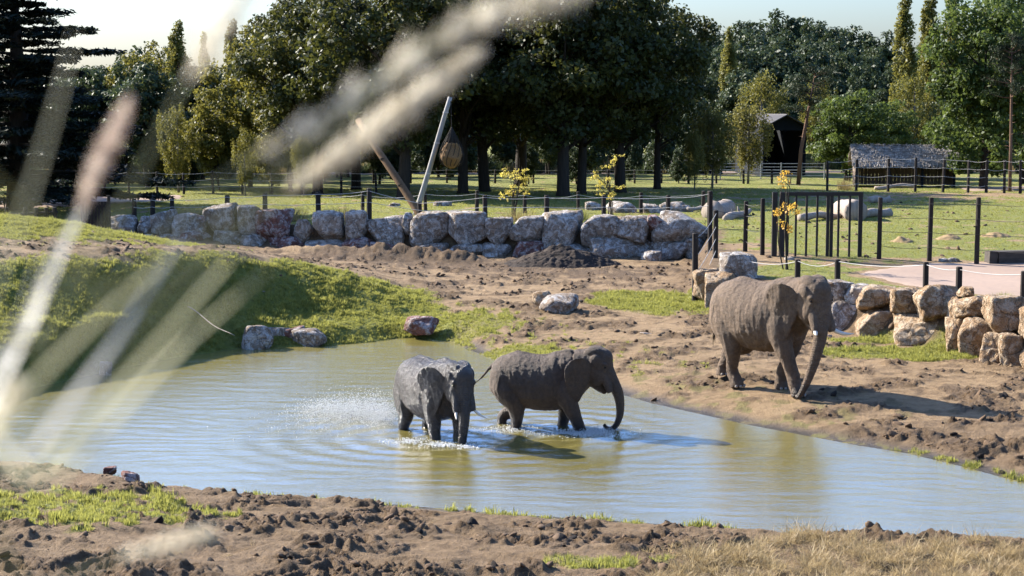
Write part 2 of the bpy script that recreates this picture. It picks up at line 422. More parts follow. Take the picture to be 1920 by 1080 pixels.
HEAPS = [(1055, 494, 1.9, 1.0, .72, 1.0), (640, 482, 1.5, .7, .32, 1.05), (720, 487, 1.2, .7, .38, 1.0), (560, 480, 1.2, .6, .25, 1.05), (800, 486, 1.3, .7, .40, 1.0),
         (860, 489, 1.0, .6, .38, 1.0)]
def height(X, Y, m=None):
    X = np.asarray(X, float); Y = np.asarray(Y, float)
    m = m or masks(X, Y)
    lo = low_land(X, Y)
    zp = 1.5 + .6 * sstep(48, 70, Y) - .2 * sstep(80, 110, Y) + .08 * fbm(X * .15, Y * .15, 2, 40)
    zp = zp + np.clip(Y - 150, 0, 200) * .035
    lo = lo + (m['g'] * .10 * fbm(X * 1.5, Y * 1.3, 4, 21) + m['g'] * .05 * billow(X * 3.2, Y * 2.6, 2, 27)) * (1 - m['high'])
    for (px, py, rx, ry, hh, zz) in HEAPS[1:]:
        lo = lo + hh * blob(X, Y, px, py, rx, ry, zz) * (1 + .5 * fbm(X * 2, Y * 2, 3, 77))
    pt = m['pt']; wx, wy = X + .35 * vnoise(X * 1.3, Y * 1.3, 71), Y + .35 * vnoise(X * 1.3 + 9, Y * 1.3, 72)
    lump = .15 * fbm(wx * .75, wy * 1.2, 3, 31) + (.12 + pt) * (.20 * (billow(wx * 1.3, wy * 1.8, 4, 35) - .22) + .16 * (.45 - billow(wx * 2.9, wy * 3.4, 3, 39)) + .065 * fbm(wx * 6, wy * 7, 3, 50, .55)) + .018 * fbm(X * 9, Y * 9, 2, 57, .6)
    lo = lo + m['rough'] * lump * np.where(Y < 36, .85, .85)
    hum = np.where(Y < 36, 1, .4) * m['dry'] * (.22 * billow(X * 1.1, Y * 1.5, 3, 61) - .05)
    lo = lo + hum
    lo = np.where(Y < 22, np.maximum(lo, .45) + np.clip(22 - Y, 0, 19) * .22, lo)
    sp = m['sp']
    out = np.where(sp > 0, np.maximum(lo, .05) * sstep(-.12, .85, sp) + .02 * np.minimum(sp, 1), -np.minimum(.7, -sp * .28))
    z = out * (1 - m['high']) + zp * m['high']
    return z
def ground_z(x, y): return float(height(np.array([x]), np.array([y]))[0])

k = NT('ground_soil')
p = k.pos()
nb, nm, ns = k.noise(.55, 5, .6, p), k.noise(4.5, 6, .72, p), k.noise(22, 5, .75, p)
dirt = k.ramp(nm, [(.28, (.16, .098, .047)), (.5, (.27, .178, .090)), (.72, (.37, .255, .14))])
dirt = k.mix(k.ramp(nb, [(.4, 0.0), (.65, .5)]), dirt, (.36, .245, .13))
mudc = k.ramp(nm, [(.3, (.034, .020, .011)), (.5, (.095, .058, .031)), (.75, (.20, .13, .070))])
grs = k.ramp(nm, [(.3, (.095, .110, .018)), (.55, (.185, .205, .030)), (.75, (.27, .265, .060))])
grs = k.mix(k.ramp(nb, [(.45, 0.0), (.7, .6)]), grs, (.25, .225, .07))
strw = k.ramp(ns, [(.3, (.10, .068, .035)), (.7, (.26, .185, .098))])
c = k.mix(k.math('MULTIPLY', k.attr('mud'), k.ramp(ns, [(.3, 1.0), (.7, .65)])), dirt, mudc)
c = k.mix(k.attr('dry'), c, strw)
c = k.mix(k.math('MULTIPLY', k.attr('g'), k.ramp(ns, [(.25, .75), (.6, 1.0)])), c, grs)
wet = k.attr('wet')
c = k.mix(wet, c, (.055, .042, .028))
k.bump(k.math('ADD', k.math('MULTIPLY', nm, .8), k.math('MULTIPLY', ns, .7)), 1.0, .16)
M['ground'] = k.set(c, k.ramp(wet, [(0, .92), (1, .32)]), .3)

def fan(us, ys):
    U, Yg = np.meshgrid(us, ys)
    return U * np.maximum(Yg, 16), Yg
us = np.concatenate([-np.geomspace(30, .42, 26), np.linspace(-.40, .40, 690), np.geomspace(.42, 30, 26)])
ys = np.concatenate([np.linspace(-400, -10, 12), np.linspace(-5, 21, 60), np.arange(21.25, 34, .05), np.arange(34, 56, .10), np.arange(56, 80, .24),
                     np.arange(80, 130, 1.2), np.geomspace(132, 7000, 34)])
X, Y = fan(us, ys)
m = masks(X, Y); Zt = height(X, Y, m)
nr, nc = X.shape
idx = np.arange(nr * nc).reshape(nr, nc)
quads = np.stack([idx[:-1, :-1], idx[:-1, 1:], idx[1:, 1:], idx[1:, :-1]], -1).reshape(-1, 4)
wetm = sstep(.30, .0, Zt) * (m['sp'] > -.5) * sstep(.7, .05, m['sp']) * (1 - m['g'])
zm = Zt[:-1, :-1].ravel()
quads = quads[zm > -.45]
used, inv = np.unique(quads, return_inverse=True)
me = mesh_np('ground', np.stack([X, Y, Zt], -1).reshape(-1, 3)[used], inv.reshape(-1, 4),
             {a: b.ravel()[used] for a, b in (('g', m['g']), ('mud', m['mud']), ('dry', m['dry']), ('wet', wetm))})
tag(link('ground', me, M['ground'], smooth=True), 'trampled earth and grass round the pond', None, None, 'structure')

# gravel paths: thin sheets that follow the ground
k = NT('pink_gravel'); n = k.noise(2.2, 5); n2 = k.noise(60, 2)
k.bump(n2, .4, .02); M['gravel'] = k.set(k.mix(k.ramp(n2, [(.35, .35), (.6, 0.0)]), k.ramp(n, [(.3, (.26, .185, .135)), (.7, (.33, .24, .18))]), (.22, .17, .14)), .92, .2)
def sheet(name, poly, step, lift):
    poly = np.array(poly); x0, y0 = poly.min(0) - step; x1, y1 = poly.max(0) + step
    gx, gy = np.arange(x0, x1, step), np.arange(y0, y1, step)
    A, B = np.meshgrid(gx, gy); sdv = poly_sdf(A, B, poly) + .25 * fbm(A * .9, B * .9, 3, 90)
    zz = height(A, B) + lift - .12 * sstep(-.35, .1, sdv)
    i = np.arange(A.size).reshape(A.shape)
    q = np.stack([i[:-1, :-1], i[:-1, 1:], i[1:, 1:], i[1:, :-1]], -1).reshape(-1, 4)
    keep = (sdv.ravel()[q] < .12).all(1); q = q[keep]
    u, iv = np.unique(q, return_inverse=True)
    o = link(name, mesh_np(name, np.stack([A, B, zz], -1).reshape(-1, 3)[u], iv.reshape(-1, 4)), M['gravel'], smooth=True)
    return tag(o, None, None, None, 'structure')
sheet('path', PATH, .25, .03)
sheet('path', [(-70, 131), (-20, 126), (10, 128), (45, 131), (45, 135), (10, 132), (-20, 130), (-70, 136)], .6, .05)
sheet('path', [Z(x, y, 1.95)[:2] for x, y in ((1790, 352), (1990, 345), (1990, 356), (1820, 358))], .4, .04)
sheet('path', [Z(x, y, 2.0)[:2] for x, y in ((130, 372), (345, 366), (355, 374), (150, 392), (-100, 398), (-100, 380))], .4, .05)

# ------------------------------------------------------------------ pond water
WADERS = [(815, 822), (1010, 806)]
us = np.linspace(-.46, .46, 520); ys = np.concatenate([np.arange(24.5, 40, .055), np.arange(40, 53, .11)])
X, Y = np.meshgrid(us, ys); X = X * Y
w = .0034 * np.sin(2 * math.pi * (Y + .12 * X + 1.0 * fbm(X * .25, Y * .3, 3, 5)) / .50) * np.clip(.35 + 1.4 * fbm(X * .35, Y * .3, 3, 9), 0.0, 1)
w += .015 * fbm(X * .55 + .25 * Y, Y * 2.3, 3, 44) * (.6 + .5 * fbm(X * .2, Y * .25, 2, 47))
w += .0045 * fbm(X * 1.6, Y * 3.2, 3, 14) + .003 * fbm(X * 5, Y * 7, 2, 18)
for (px, py) in WADERS:
    c = PZ(px, py, 0); r = np.hypot((X - c[0]) * .8, Y - c[1])
    w += .013 * np.sin(2 * math.pi * r / .62) * np.exp(-np.abs(r - 1.5) / 1.4) + .030 * np.exp(-(r / 1.7) ** 2) * fbm(X * 2.6, Y * 2.8, 3, 24)
sp = poly_sdf(X, Y, POND)
w = w * sstep(.1, -1.2, sp)
i = np.arange(X.size).reshape(X.shape)
q = np.stack([i[:-1, :-1], i[:-1, 1:], i[1:, 1:], i[1:, :-1]], -1).reshape(-1, 4)
q = q[(sp.ravel()[q] < .5).all(1)]; u, iv = np.unique(q, return_inverse=True)
k = NT('murky_water'); p = k.pos((.45, 2.0, 1))
k.bump(k.math('ADD', k.noise(7, 4, .6, p), k.math('MULTIPLY', k.noise(24, 3, .6, p), .4)), .42, .020)
M['water'] = k.set(k.ramp(k.noise(.5, 3), [(.3, (.15, .126, .034)), (.7, (.185, .156, .048))]), .05, .5)
k.b.inputs['IOR'].default_value = 5.6
tag(link('water', mesh_np('water', np.stack([X, Y, w], -1).reshape(-1, 3)[u], iv.reshape(-1, 4)), M['water'], smooth=True), 'rippled murky pond water reflecting pale sky', None, None, 'structure')

# ------------------------------------------------------------------ elephants
def mat_skin(name, dust, mid, dark, rough, wetness):
    k = NT(name); v = k.coord('Object')
    n1, n2 = k.noise(1.8, 5, .6, v, .4), k.noise(11, 5, .65, v)
    vo = k.n('TexVoronoi', feature='DISTANCE_TO_EDGE'); vo.inputs['Scale'].default_value = 34
    mp = k.coord('Object', (1, 1, 1.5)); dn = k.n('VectorMath', operation='ADD'); k.l(mp, dn.inputs[0])
    nc = k.n('TexNoise'); nc.inputs['Scale'].default_value = 5; k.l(v, nc.inputs['Vector'])
    sc_ = k.n('VectorMath', operation='SCALE'); sc_.inputs[3].default_value = .12; k.l(nc.outputs['Color'], sc_.inputs[0]); k.l(sc_.outputs[0], dn.inputs[1])
    k.l(dn.outputs[0], vo.inputs['Vector'])
    crack = k.ramp(vo.outputs['Distance'], [(0, 0.0), (.12, 1.0)])
    sx = k.coord('Object', (8, 8, 10)); fold = k.noise(1.0, 4, .65, sx, .9)
    c = k.ramp(n1, [(.3, mid), (.7, dust)])
    c = k.mix(k.ramp(n2, [(.35, .55), (.65, 0.0)]), c, dark)
    c = k.mix(k.math('MULTIPLY', k.math('SUBTRACT', 1.0, crack), .45), c, dark)
    wet = k.attr('wet')
    c = k.mix(k.math('MULTIPLY', wet, .85), c, tuple(x * .42 for x in dark))
    tr = k.attr('trunk')
    zz = k.n('SeparateXYZ'); k.l(v, zz.inputs[0])
    ring = k.math('SINE', k.math('MULTIPLY', zz.outputs[2], 135.0))
    h = k.math('ADD', k.math('MULTIPLY', crack, .30), k.math('ADD', k.math('MULTIPLY', n2, .6), k.math('MULTIPLY', fold, .9)))
    h = k.math('ADD', h, k.math('MULTIPLY', k.math('MULTIPLY', ring, tr), .10))
    k.bump(h, 1.0, .042)
    r = k.math('SUBTRACT', rough, k.math('MULTIPLY', wet, wetness), True)
    return k.set(c, r, .5)
M['skin_dry'] = mat_skin('dusty_skin', (.215, .140, .083), (.138, .089, .052), (.052, .033, .020), .82, .35)
M['skin_wet'] = mat_skin('wet_skin', (.085, .066, .049), (.055, .042, .032), (.020, .015, .012), .30, .12)
M['skin_mud'] = mat_skin('brown_skin', (.130, .080, .046), (.078, .047, .027), (.030, .018, .011), .72, .35)

def rotm(yaw, pitch, roll=0): return np.array(Matrix.Rotation(yaw, 3, 'Z') @ Matrix.Rotation(pitch, 3, 'Y') @ Matrix.Rotation(roll, 3, 'X'))
def ellipsoid(mb, c, r, n=20, R=None):
    V = []
    for i in range(n // 2 + 1):
        t = math.pi * i / (n // 2)
        for j in range(n):
            a = 2 * math.pi * j / n
            V.append((math.sin(t) * math.cos(a), math.sin(t) * math.sin(a), math.cos(t)))
    V = np.array(V) * np.array(r)
    if R is not None: V = V @ R.T
    Fc = [(i * n + j, (i + 1) * n + j, (i + 1) * n + (j + 1) % n, i * n + (j + 1) % n) for i in range(n // 2) for j in range(n)]
    mb.add(V + np.array(c), Fc)
def loft(mb, rows, n=26, sub=5, ref=(0, 1, 0)):        # rows: x, y, z, lateral radius, other radius
    r = crom(rows, sub); r[:, 3:] = np.maximum(r[:, 3:], .012)
    mb.tube(list(r[:, :3]), [tuple(q) for q in r[:, 3:]], n, ref)
EAR = [(0, .26), (.10, .36), (.26, .42), (.44, .40), (.60, .29), (.68, .12), (.66, -.12), (.58, -.34), (.46, -.52), (.34, -.64), (.24, -.66), (.16, -.52), (.08, -.32), (0, -.16)]
def ear(mb, side, T, flare, size=1.0, tilt=0.0, seed=0, roll=.16, attach=(1.50, .31, 1.92)):
    e = crom(np.array(EAR + [EAR[0]]) * size, 4)[:-1]
    cen = np.array([.30, -.02]) * size
    rings = [1.0, .93, .8, .6, .35, .1]; n = len(e); V0 = []
    for r in rings:
        for q in e: V0.append(cen + (q - cen) * r)
    V0 = np.array(V0); s_, t_ = V0[:, 0], V0[:, 1]
    bow = .045 * np.sin(s_ / (.7 * size) * math.pi * .9) - .05 * np.sin(t_ * 5.2 + seed) * (s_ / size) + .03 * np.sin(s_ * 13 + t_ * 7 + seed) * (s_ / size)
    top = .10 * np.clip((t_ - .33 * size) / (.15 * size), 0, 1) ** 2
    out = []
    for off, edge in ((.020, .006), (-.020, -.006)):
        o_ = np.full(len(V0), off); o_[:n] = edge
        d = bow + o_ + top
        ca, sa = math.cos(flare), math.sin(flare)
        x = -s_ * ca + d * sa * 1.0; y = s_ * sa + d * ca + roll * np.minimum(t_, .1)
        out.append(np.stack([x + tilt * t_, y, t_], -1))
    V = np.concatenate(out); V[:, 1] *= side
    V = V + np.array([attach[0], side * attach[1], attach[2]])
    m_ = len(V0); Fc = []
    for base, fl in ((0, False), (m_, True)):
        for i in range(len(rings) - 1):
            for j in range(n):
                q = (base + i * n + j, base + i * n + (j + 1) % n, base + (i + 1) * n + (j + 1) % n, base + (i + 1) * n + j)
                Fc.append(q[::-1] if fl else q)
        c = tuple(base + (len(rings) - 1) * n + j for j in range(n)); Fc.append(c[::-1] if fl else c)
    for j in range(n): Fc.append((j, m_ + j, m_ + (j + 1) % n, (j + 1) % n))
    mb.add(T(V), Fc)
def front_leg(mb, side, dx, lift=0, y=.27, fat=1.0, bend=0.0):
    s = side; f = .88 + dx
    rows = [(.78, s * .30, 1.85, .20, .34), (.80 + dx * .08, s * .36, 1.50, .25 * fat, .35 * fat), (.82 + dx * .32, s * .36, 1.12, .215 * fat, .255 * fat), (.86 + dx * .62 + bend, s * (.33 + y) / 2 * 1.05, .68, .160 * fat, .178 * fat),
            (.86 + dx * .80 + bend, s * y * 1.02, .44 + lift * .5, .146 * fat, .160 * fat), (.86 + dx * .95, s * y, .20 + lift, .150 * fat, .160 * fat), (f + .02, s * y, .06 + lift, .172 * fat, .188 * fat), (f + .03, s * y, .0 + lift, .165 * fat, .180 * fat)]
    loft(mb, rows, 20)
    return np.array([f + .03, s * y, lift])
def hind_leg(mb, side, dx, lift=0, y=.27, fat=1.0, toe=0.0):
    s = side; f = -.86 + dx
    kx = -.66 + dx * .35 + (.10 if lift else 0)
    hx = -.90 + dx * .80
    rows = [(-.80, s * .26, 1.80, .22, .42), (-.80 + dx * .05, s * .33, 1.48, .26 * fat, .43 * fat), (kx - .05, s * .36, 1.14, .235 * fat, .32 * fat), (kx, s * .35, .88, .19 * fat, .225 * fat), (hx + .05, s * (.34 + y) / 2, .56 + lift * .8, .150 * fat, .165 * fat),
            (hx + .01, s * y, .36 + lift, .138 * fat, .155 * fat), (f + toe * .3, s * y, .16 + lift, .142 * fat, .155 * fat), (f + .04 + toe, s * y, .05 + lift * .75, .155 * fat, .172 * fat), (f + .05 + toe * 1.1, s * y, .0 + lift * .7, .148 * fat, .160 * fat)]
    loft(mb, rows, 20)
    return np.array([f + .05 + toe, s * y, lift * .7])

def elephant(label, loc, yaw, scale, mat, legs, head, trunk, tusks, ears, tail, water=None, group=None, belly=0.0, hump=1.0):
    root = empty('elephant', loc, yaw, label, 'elephant', group); root.scale = (scale * .91, scale, scale)
    mb = MB()
    # barrel: x, centre z, half width, half height
    prof = [(-1.36, 1.78, 1.42, .16), (-1.30, 1.94, 1.25, .30), (-1.16, 2.10, 1.12, .43), (-.92, 2.27, 1.06, .53), (-.62, 2.36, 1.00, .60), (-.28, 2.335, .92 - belly, .66), (.10, 2.29, .87 - belly, .68),
            (.46, 2.33, .89 - belly * .6, .65), (.76, 2.43, .97, .575), (1.00, 2.44, 1.16, .47), (1.22, 2.36, 1.34, .38), (1.40, 2.28, 1.50, .31)]
    loft(mb, [(x, 0, (a + b) / 2, w, (a - b) / 2) for x, a, b, w in prof], 32)
    ellipsoid(mb, (.02, 0, 1.44), (.95, .69, .55))
    ellipsoid(mb, (-.82, .27, 1.62), (.42, .30, .55)); ellipsoid(mb, (-.82, -.27, 1.62), (.42, .30, .55))
    ellipsoid(mb, (.80, .28, 1.72), (.36, .25, .55)); ellipsoid(mb, (.80, -.28, 1.72), (.36, .25, .55))
    # spine ridge
    loft(mb, [(-1.20, 0, 2.05, .05, .05), (-.62, 0, 2.31, .07, .08), (.10, 0, 2.24, .07, .08), (.85, 0, 2.40, .08, .08), (1.25, 0, 2.30, .06, .06)], 10)
    feet = [front_leg(mb, s, **legs[n]) if n[1] == 'F' else hind_leg(mb, s, **legs[n]) for n, s in (('LF', 1), ('RF', -1), ('LH', 1), ('RH', -1))]
    Rh = rotm(head.get('yaw', 0), head.get('pitch', 0)); piv = np.array([1.18, 0, 2.02]); off = np.array(head.get('off', (0, 0, 0)))
    hs = head.get('size', 1.13)
    T = lambda v: ((np.asarray(v, float) - piv) * hs) @ Rh.T + piv + off
    hm = MB()
    ellipsoid(hm, (1.60, 0, 2.12), (.40, .315, .40)); ellipsoid(hm, (1.72, 0, 2.26), (.27, .25, .235)); ellipsoid(hm, (1.55, .12, 2.40), (.26, .14, .13)); ellipsoid(hm, (1.55, -.12, 2.40), (.26, .14, .13))
    loft(hm, [(1.10, 0, 1.98, .36, .44), (1.36, 0, 2.02, .335, .43), (1.62, 0, 2.03, .31, .39)], 24)
    ellipsoid(hm, (1.66, .17, 1.93), (.24, .14, .27)); ellipsoid(hm, (1.66, -.17, 1.93), (.24, .14, .27))
    for s in (1, -1):
        loft(hm, [(1.70, s * .15, 2.02, .10, .13), (1.84, s * .165, 1.83, .10, .115), (1.95, s * .185, 1.64, .088, .095), (2.00, s * .20, 1.54, .072, .075)], 14)
        ellipsoid(hm, (1.81, s * .242, 2.16), (.10, .045, .05)); ellipsoid(hm, (1.82, s * .230, 2.05), (.07, .04, .03))
        ellipsoid(hm, (1.62, s * .27, 2.22), (.15, .06, .16))
    loft(hm, [(1.52, 0, 1.75, .20, .17), (1.68, 0, 1.62, .155, .12), (1.80, 0, 1.52, .09, .07), (1.85, 0, 1.48, .05, .04)], 16)
    mb.add(T(np.concatenate(hm.v)), hm.f)
    tp = np.array(trunk); tp0 = np.array([(1.64, 0, 2.26, .235, .25), (1.80, 0, 2.02, .225, .22)])
    tp0[:, :3] = T(tp0[:, :3]); tp0[:, 3:] *= 1.08; tp[:, 3:] *= 1.04
    tp[:, :3] = (tp[:, :3] - piv) @ Rh.T + piv + off
    tt = np.vstack([tp0, tp])
    loft(mb, tt, 20, 7)
    for s, e in zip((1, -1), ears): ear(mb, s, T, **e)
    loft(mb, tail, 10, 6)
    # one skin over everything
    me = mb.mesh('body'); tmp = bpy.data.objects.new('body', me); COL.objects.link(tmp)
    rm = tmp.modifiers.new('r', 'REMESH'); rm.mode = 'VOXEL'; rm.voxel_size = .019; rm.use_smooth_shade = True
    sm = tmp.modifiers.new('s', 'SMOOTH'); sm.factor = .5; sm.iterations = 7
    dg = bpy.context.evaluated_depsgraph_get()
    out = bpy.data.meshes.new_from_object(tmp.evaluated_get(dg)); bpy.data.objects.remove(tmp); bpy.data.meshes.remove(me)
    nV = len(out.vertices); co = np.zeros(nV * 3, np.float32); out.vertices.foreach_get('co', co); co = co.reshape(-1, 3).astype(float)
    no = np.zeros(nV * 3, np.float32); out.vertices.foreach_get('normal', no); no = no.reshape(-1, 3)
    path = crom(tt, 7)[6:, :3]
    dmin = np.min(np.linalg.norm(co[:, None, :] - path[None, ::3], axis=2), axis=1)
    tm = sstep(.30, .16, dmin)
    body = (1 - tm)
    q = co.copy(); q[:, 2] *= .55
    folds = noise3(q, 7.0, 3) * .012 + np.abs(noise3(co * np.array([1.7, 1, .5]), 5.0, 9)) * -.022 + noise3(co, 2.2, 12) * .018 + np.abs(noise3(co * np.array([.8, 1, 1.6]), 9.0, 19)) * -.010
    knee = np.exp(-((co[:, 2] - .42) / .22) ** 2) * .0035 * np.sin(co[:, 2] * 58 + 3 * noise3(co, 6, 4)) * (np.abs(co[:, 0]) < 1.7)
    ringd = .0016 * np.sin( co[:, 2] * 75 + 1.5 * noise3(co, 5, 7)) * tm
    folds = folds * (1 - .55 * sstep(1.2, 1.5, co[:, 0]))
    co = co + no * (folds * (.35 + .65 * body) + knee * body + ringd)[:, None]
    out.vertices.foreach_set('co', co.astype(np.float32).ravel())
    wl = (-loc[2] / scale) if water is not None else 0.0
    if water is not None: wet = sstep(water + .25, water - .12, co[:, 2] - wl + .12 * noise3(co, 3.5, 30))
    else: wet = .9 * sstep(.42, .25, co[:, 2]) * tm
    for n_, a in (('wet', wet), ('trunk', tm)):
        at = out.attributes.new(n_, 'FLOAT', 'POINT'); at.data.foreach_set('value', a.astype(np.float32))
    out.update(); out.materials.clear()
    link('body', out, mat, root, True)
    # parts
    for s in (1, -1):
        e = MB(); ellipsoid(e, T(np.array([[1.855, s * .243, 2.10]]))[0], (.030, .026, .028), 12); e.build('eye', M['eye'], root, True)
    for s, tk in zip((1, -1), tusks):
        if tk is None: continue
        L, outw, up, r = tk; b = np.array([1.965, s * .192, 1.60]); pts = []; rr = []
        for i in range(9):
            t = i / 8
            pts.append(b + np.array([.62 * t * L + .1 * t * t * L, s * outw * t * L, (-.55 * t + up * t * t) * L])); rr.append(max(.006, r * (1 - .12 * t - .78 * t ** 3.2)))
        e = MB(); e.tube(list(T(np.array(pts))), rr, 14); e.build('tusk', M['tusk'], root, True)
    tf = MB(); te = crom(tail, 6)[-1, :3]; td = te - crom(tail, 6)[-4, :3]; td /= np.linalg.norm(td) + 1e-9
    for i in range(26):
        a = te - td * RNG.random() * .12; j = RNG.normal(0, .03, 3); tf.tube([a, a + td * .10 + j * .5, a + td * (.16 + .1 * RNG.random()) + j], [.006, .005, .002], 4)
    tf.build('tail_tuft', M['rope'], root)
    if water is None:
        for fp, sg in zip(feet, (1, -1, 1, -1)):
            for a in (-.95, -.35, .3, .9):
                e = MB(); ellipsoid(e, (fp[0] + .172 * math.cos(a), fp[1] + .165 * math.sin(a), fp[2] + .045), (.026, .036, .034), 10, rotm(a, 0)); e.build('toenail', M['nail'], root, True)
    return root

# the big tusker on the bank
pA = PZ(1424, 728, .30)
TRUNK_A = [(2.00, -.02, 1.66, .165, .165), (2.05, -.06, 1.36, .140, .145), (2.04, -.12, 1.05, .122, .125), (2.00, -.18, .74, .105, .105), (1.93, -.24, .44, .085, .085), (1.83, -.30, .19, .066, .068), (1.74, -.34, .05, .052, .054)]
elephant('largest elephant, dusty grey with tusks, walking on dry earth beside the boulder wall', (pA[0], pA[1], ground_z(pA[0], pA[1]) - .02), rad(-48), 1.10, M['skin_dry'],
         dict(LF=dict(dx=-.46, y=.25), RF=dict(dx=.44, y=.25), LH=dict(dx=-.46, y=.25, lift=.16, toe=-.10), RH=dict(dx=.36, y=.25)),
         dict(yaw=rad(-14), pitch=rad(4)), TRUNK_A, ((.46, .62, .42, .046), (.22, .30, .20, .055)),
         (dict(flare=.12, seed=1, size=.55, attach=(1.40, .28, 1.80)), dict(flare=.42, seed=2, roll=.10, size=1.04)),
         [(-1.28, 0, 2.02, .07, .07), (-1.42, .02, 1.80, .05, .05), (-1.47, .03, 1.45, .035, .035), (-1.46, .03, 1.05, .025, .025)], belly=.06)
# the wet one, nearly facing us
pB = PZ(808, 812, 0)
TRUNK_B = [(2.02, 0, 1.66, .165, .165), (2.10, .0, 1.36, .140, .145), (2.10, .0, 1.05, .125, .125), (2.08, .0, .74, .110, .110), (2.05, 0, .44, .095, .095), (2.02, 0, .19, .08, .08), (2.0, 0, .02, .07, .07)]
elephant('wet dark elephant in the pond with its trunk straight down in the water', (pB[0], pB[1], -.42), rad(-58), .86, M['skin_wet'],
         dict(LF=dict(dx=.10), RF=dict(dx=-.05), LH=dict(dx=.10), RH=dict(dx=-.10)),
         dict(yaw=rad(-4), pitch=rad(10), off=(-.08, 0, -.04)), TRUNK_B, ((.46, .45, .25, .034), (.36, .25, .2, .036)),
         (dict(flare=.24, seed=3, size=.85), dict(flare=.46, seed=4, roll=.10, size=1.04)),
         [(-1.28, 0, 2.02, .07, .07), (-1.42, .02, 1.80, .05, .05), (-1.47, .03, 1.45, .035, .035), (-1.46, .03, 1.05, .025, .025)], water=.30, group='elephants wading in the pond', belly=.05)
# the one walking ahead, side on
pC = PZ(1008, 800, 0)
TRUNK_C = [(2.10, 0, 1.72, .165, .175), (2.26, 0, 1.46, .140, .150), (2.34, 0, 1.16, .118, .122), (2.34, 0, .88, .098, .10), (2.26, 0, .64, .080, .082), (2.12, 0, .52, .064, .066), (1.97, 0, .54, .052, .054), (1.90, 0, .62, .046, .05)]
elephant('brown elephant wading side on with its trunk curled back at the tip', (pC[0], pC[1], -.38), rad(-14), .85, M['skin_mud'],
         dict(LF=dict(dx=-.28), RF=dict(dx=.55), LH=dict(dx=-.28, lift=.1), RH=dict(dx=.40)),
         dict(yaw=rad(-2), pitch=rad(2), off=(.04, 0, 0)), TRUNK_C, (None, None),
         (dict(flare=.15, seed=5, size=.55, attach=(1.40, .28, 1.80)), dict(flare=.46, seed=6, size=.95, tilt=.08)),
         [(-1.26, 0, 2.02, .07, .07), (-1.42, 0, 1.88, .05, .05), (-1.62, 0, 1.66, .036, .036), (-1.84, 0, 1.50, .026, .026)], water=.25, group='elephants wading in the pond')

# ------------------------------------------------------------------ stones
def rock_mesh(name, size, seed, sub=3, flat=.0, sharp=9):
    rg = np.random.default_rng(seed)
    bm = bmesh.new(); bmesh.ops.create_icosphere(bm, subdivisions=sub, radius=1.0)
    v = np.array([q.co[:] for q in bm.verts]); v /= np.linalg.norm(v, axis=1)[:, None]
    f = np.array([[q.index for q in fc.verts] for fc in bm.faces]); bm.free()
    n = rg.normal(size=(sharp, 3)); n /= np.linalg.norm(n, axis=1)[:, None]
    d = rg.uniform(.62, .92, sharp)
    box = np.array([[1, 0, 0], [-1, 0, 0], [0, 1, 0], [0, -1, 0], [0, 0, 1], [0, 0, -1.]]); n = np.vstack([n, box]); d = np.append(d, rg.uniform(.74, .90, 6))
    dots = v @ n.T
    r = np.where(dots > .05, d / np.maximum(dots, .05), 9)
    p = 22.0
    rr = (np.minimum(r, 3) ** -p).sum(1) ** (-1 / p)
    rr = np.minimum(rr, 1.3)
    co = v * rr[:, None]
    o = rg.uniform(0, 50, 3)
    co = co + v * (noise3(co + o, 1.3, 1) * .10 + np.abs(noise3(co + o, 2.8, 5)) * -.11 + noise3(co + o, 6.5, 8) * .035 + noise3(co + o, 14, 11) * .014)[:, None]
    mn, mx = co.min(0), co.max(0); co = (co - (mn + mx) / 2) / ((mx - mn) / 2)
    co = co * np.array(size) / 2
    return mesh_np(name, co, f)
def wall(label, boxes, yfun, sub, mats, seed0, dfac=.85, back=.25):
    c = boxes[len(boxes) // 2]; Yc = yfun((c[0] + c[2]) / 2)
    base = (XP((c[0] + c[2]) / 2, Yc), Yc, .4)
    root = empty('boulder_wall', base, 0, label, 'stone wall')
    for i, b in enumerate(boxes):
        x0, y0, x1, y1 = b[:4]; cx, cy = (x0 + x1) / 2, (y0 + y1) / 2
        low = len(b) > 4 and 'l' in b[4]
        if low: y1 += 16 if sub > 4 else 5; cy = (y0 + y1) / 2      # the bottom course is bedded in the ground
        Yd = yfun(cx) + (-.12 if low else .12) + (b[5] if len(b) > 5 else 0)
        w, h = (x1 - x0) * Yd / F * 1.06, (y1 - y0) * Yd / F * 1.10
        dp = min(max(.75, w * dfac), 1.5)
        c = PY(cx, cy, Yd + dp * back)
        me = rock_mesh('boulder', (w, dp, h), seed0 + i, sub)
        o = link('boulder', me, mats[b[4][-1] if len(b) > 4 and b[4][-1] in mats else 'g'], root, True)
        o.location = Vector(c) - Vector(base); o.rotation_euler = (0, random.uniform(-.06, .06), random.uniform(-.25, .25))
    return root
RM = {'g': M['rock_grey'], 'r': M['rock_red'], 't': M['rock_tan']}
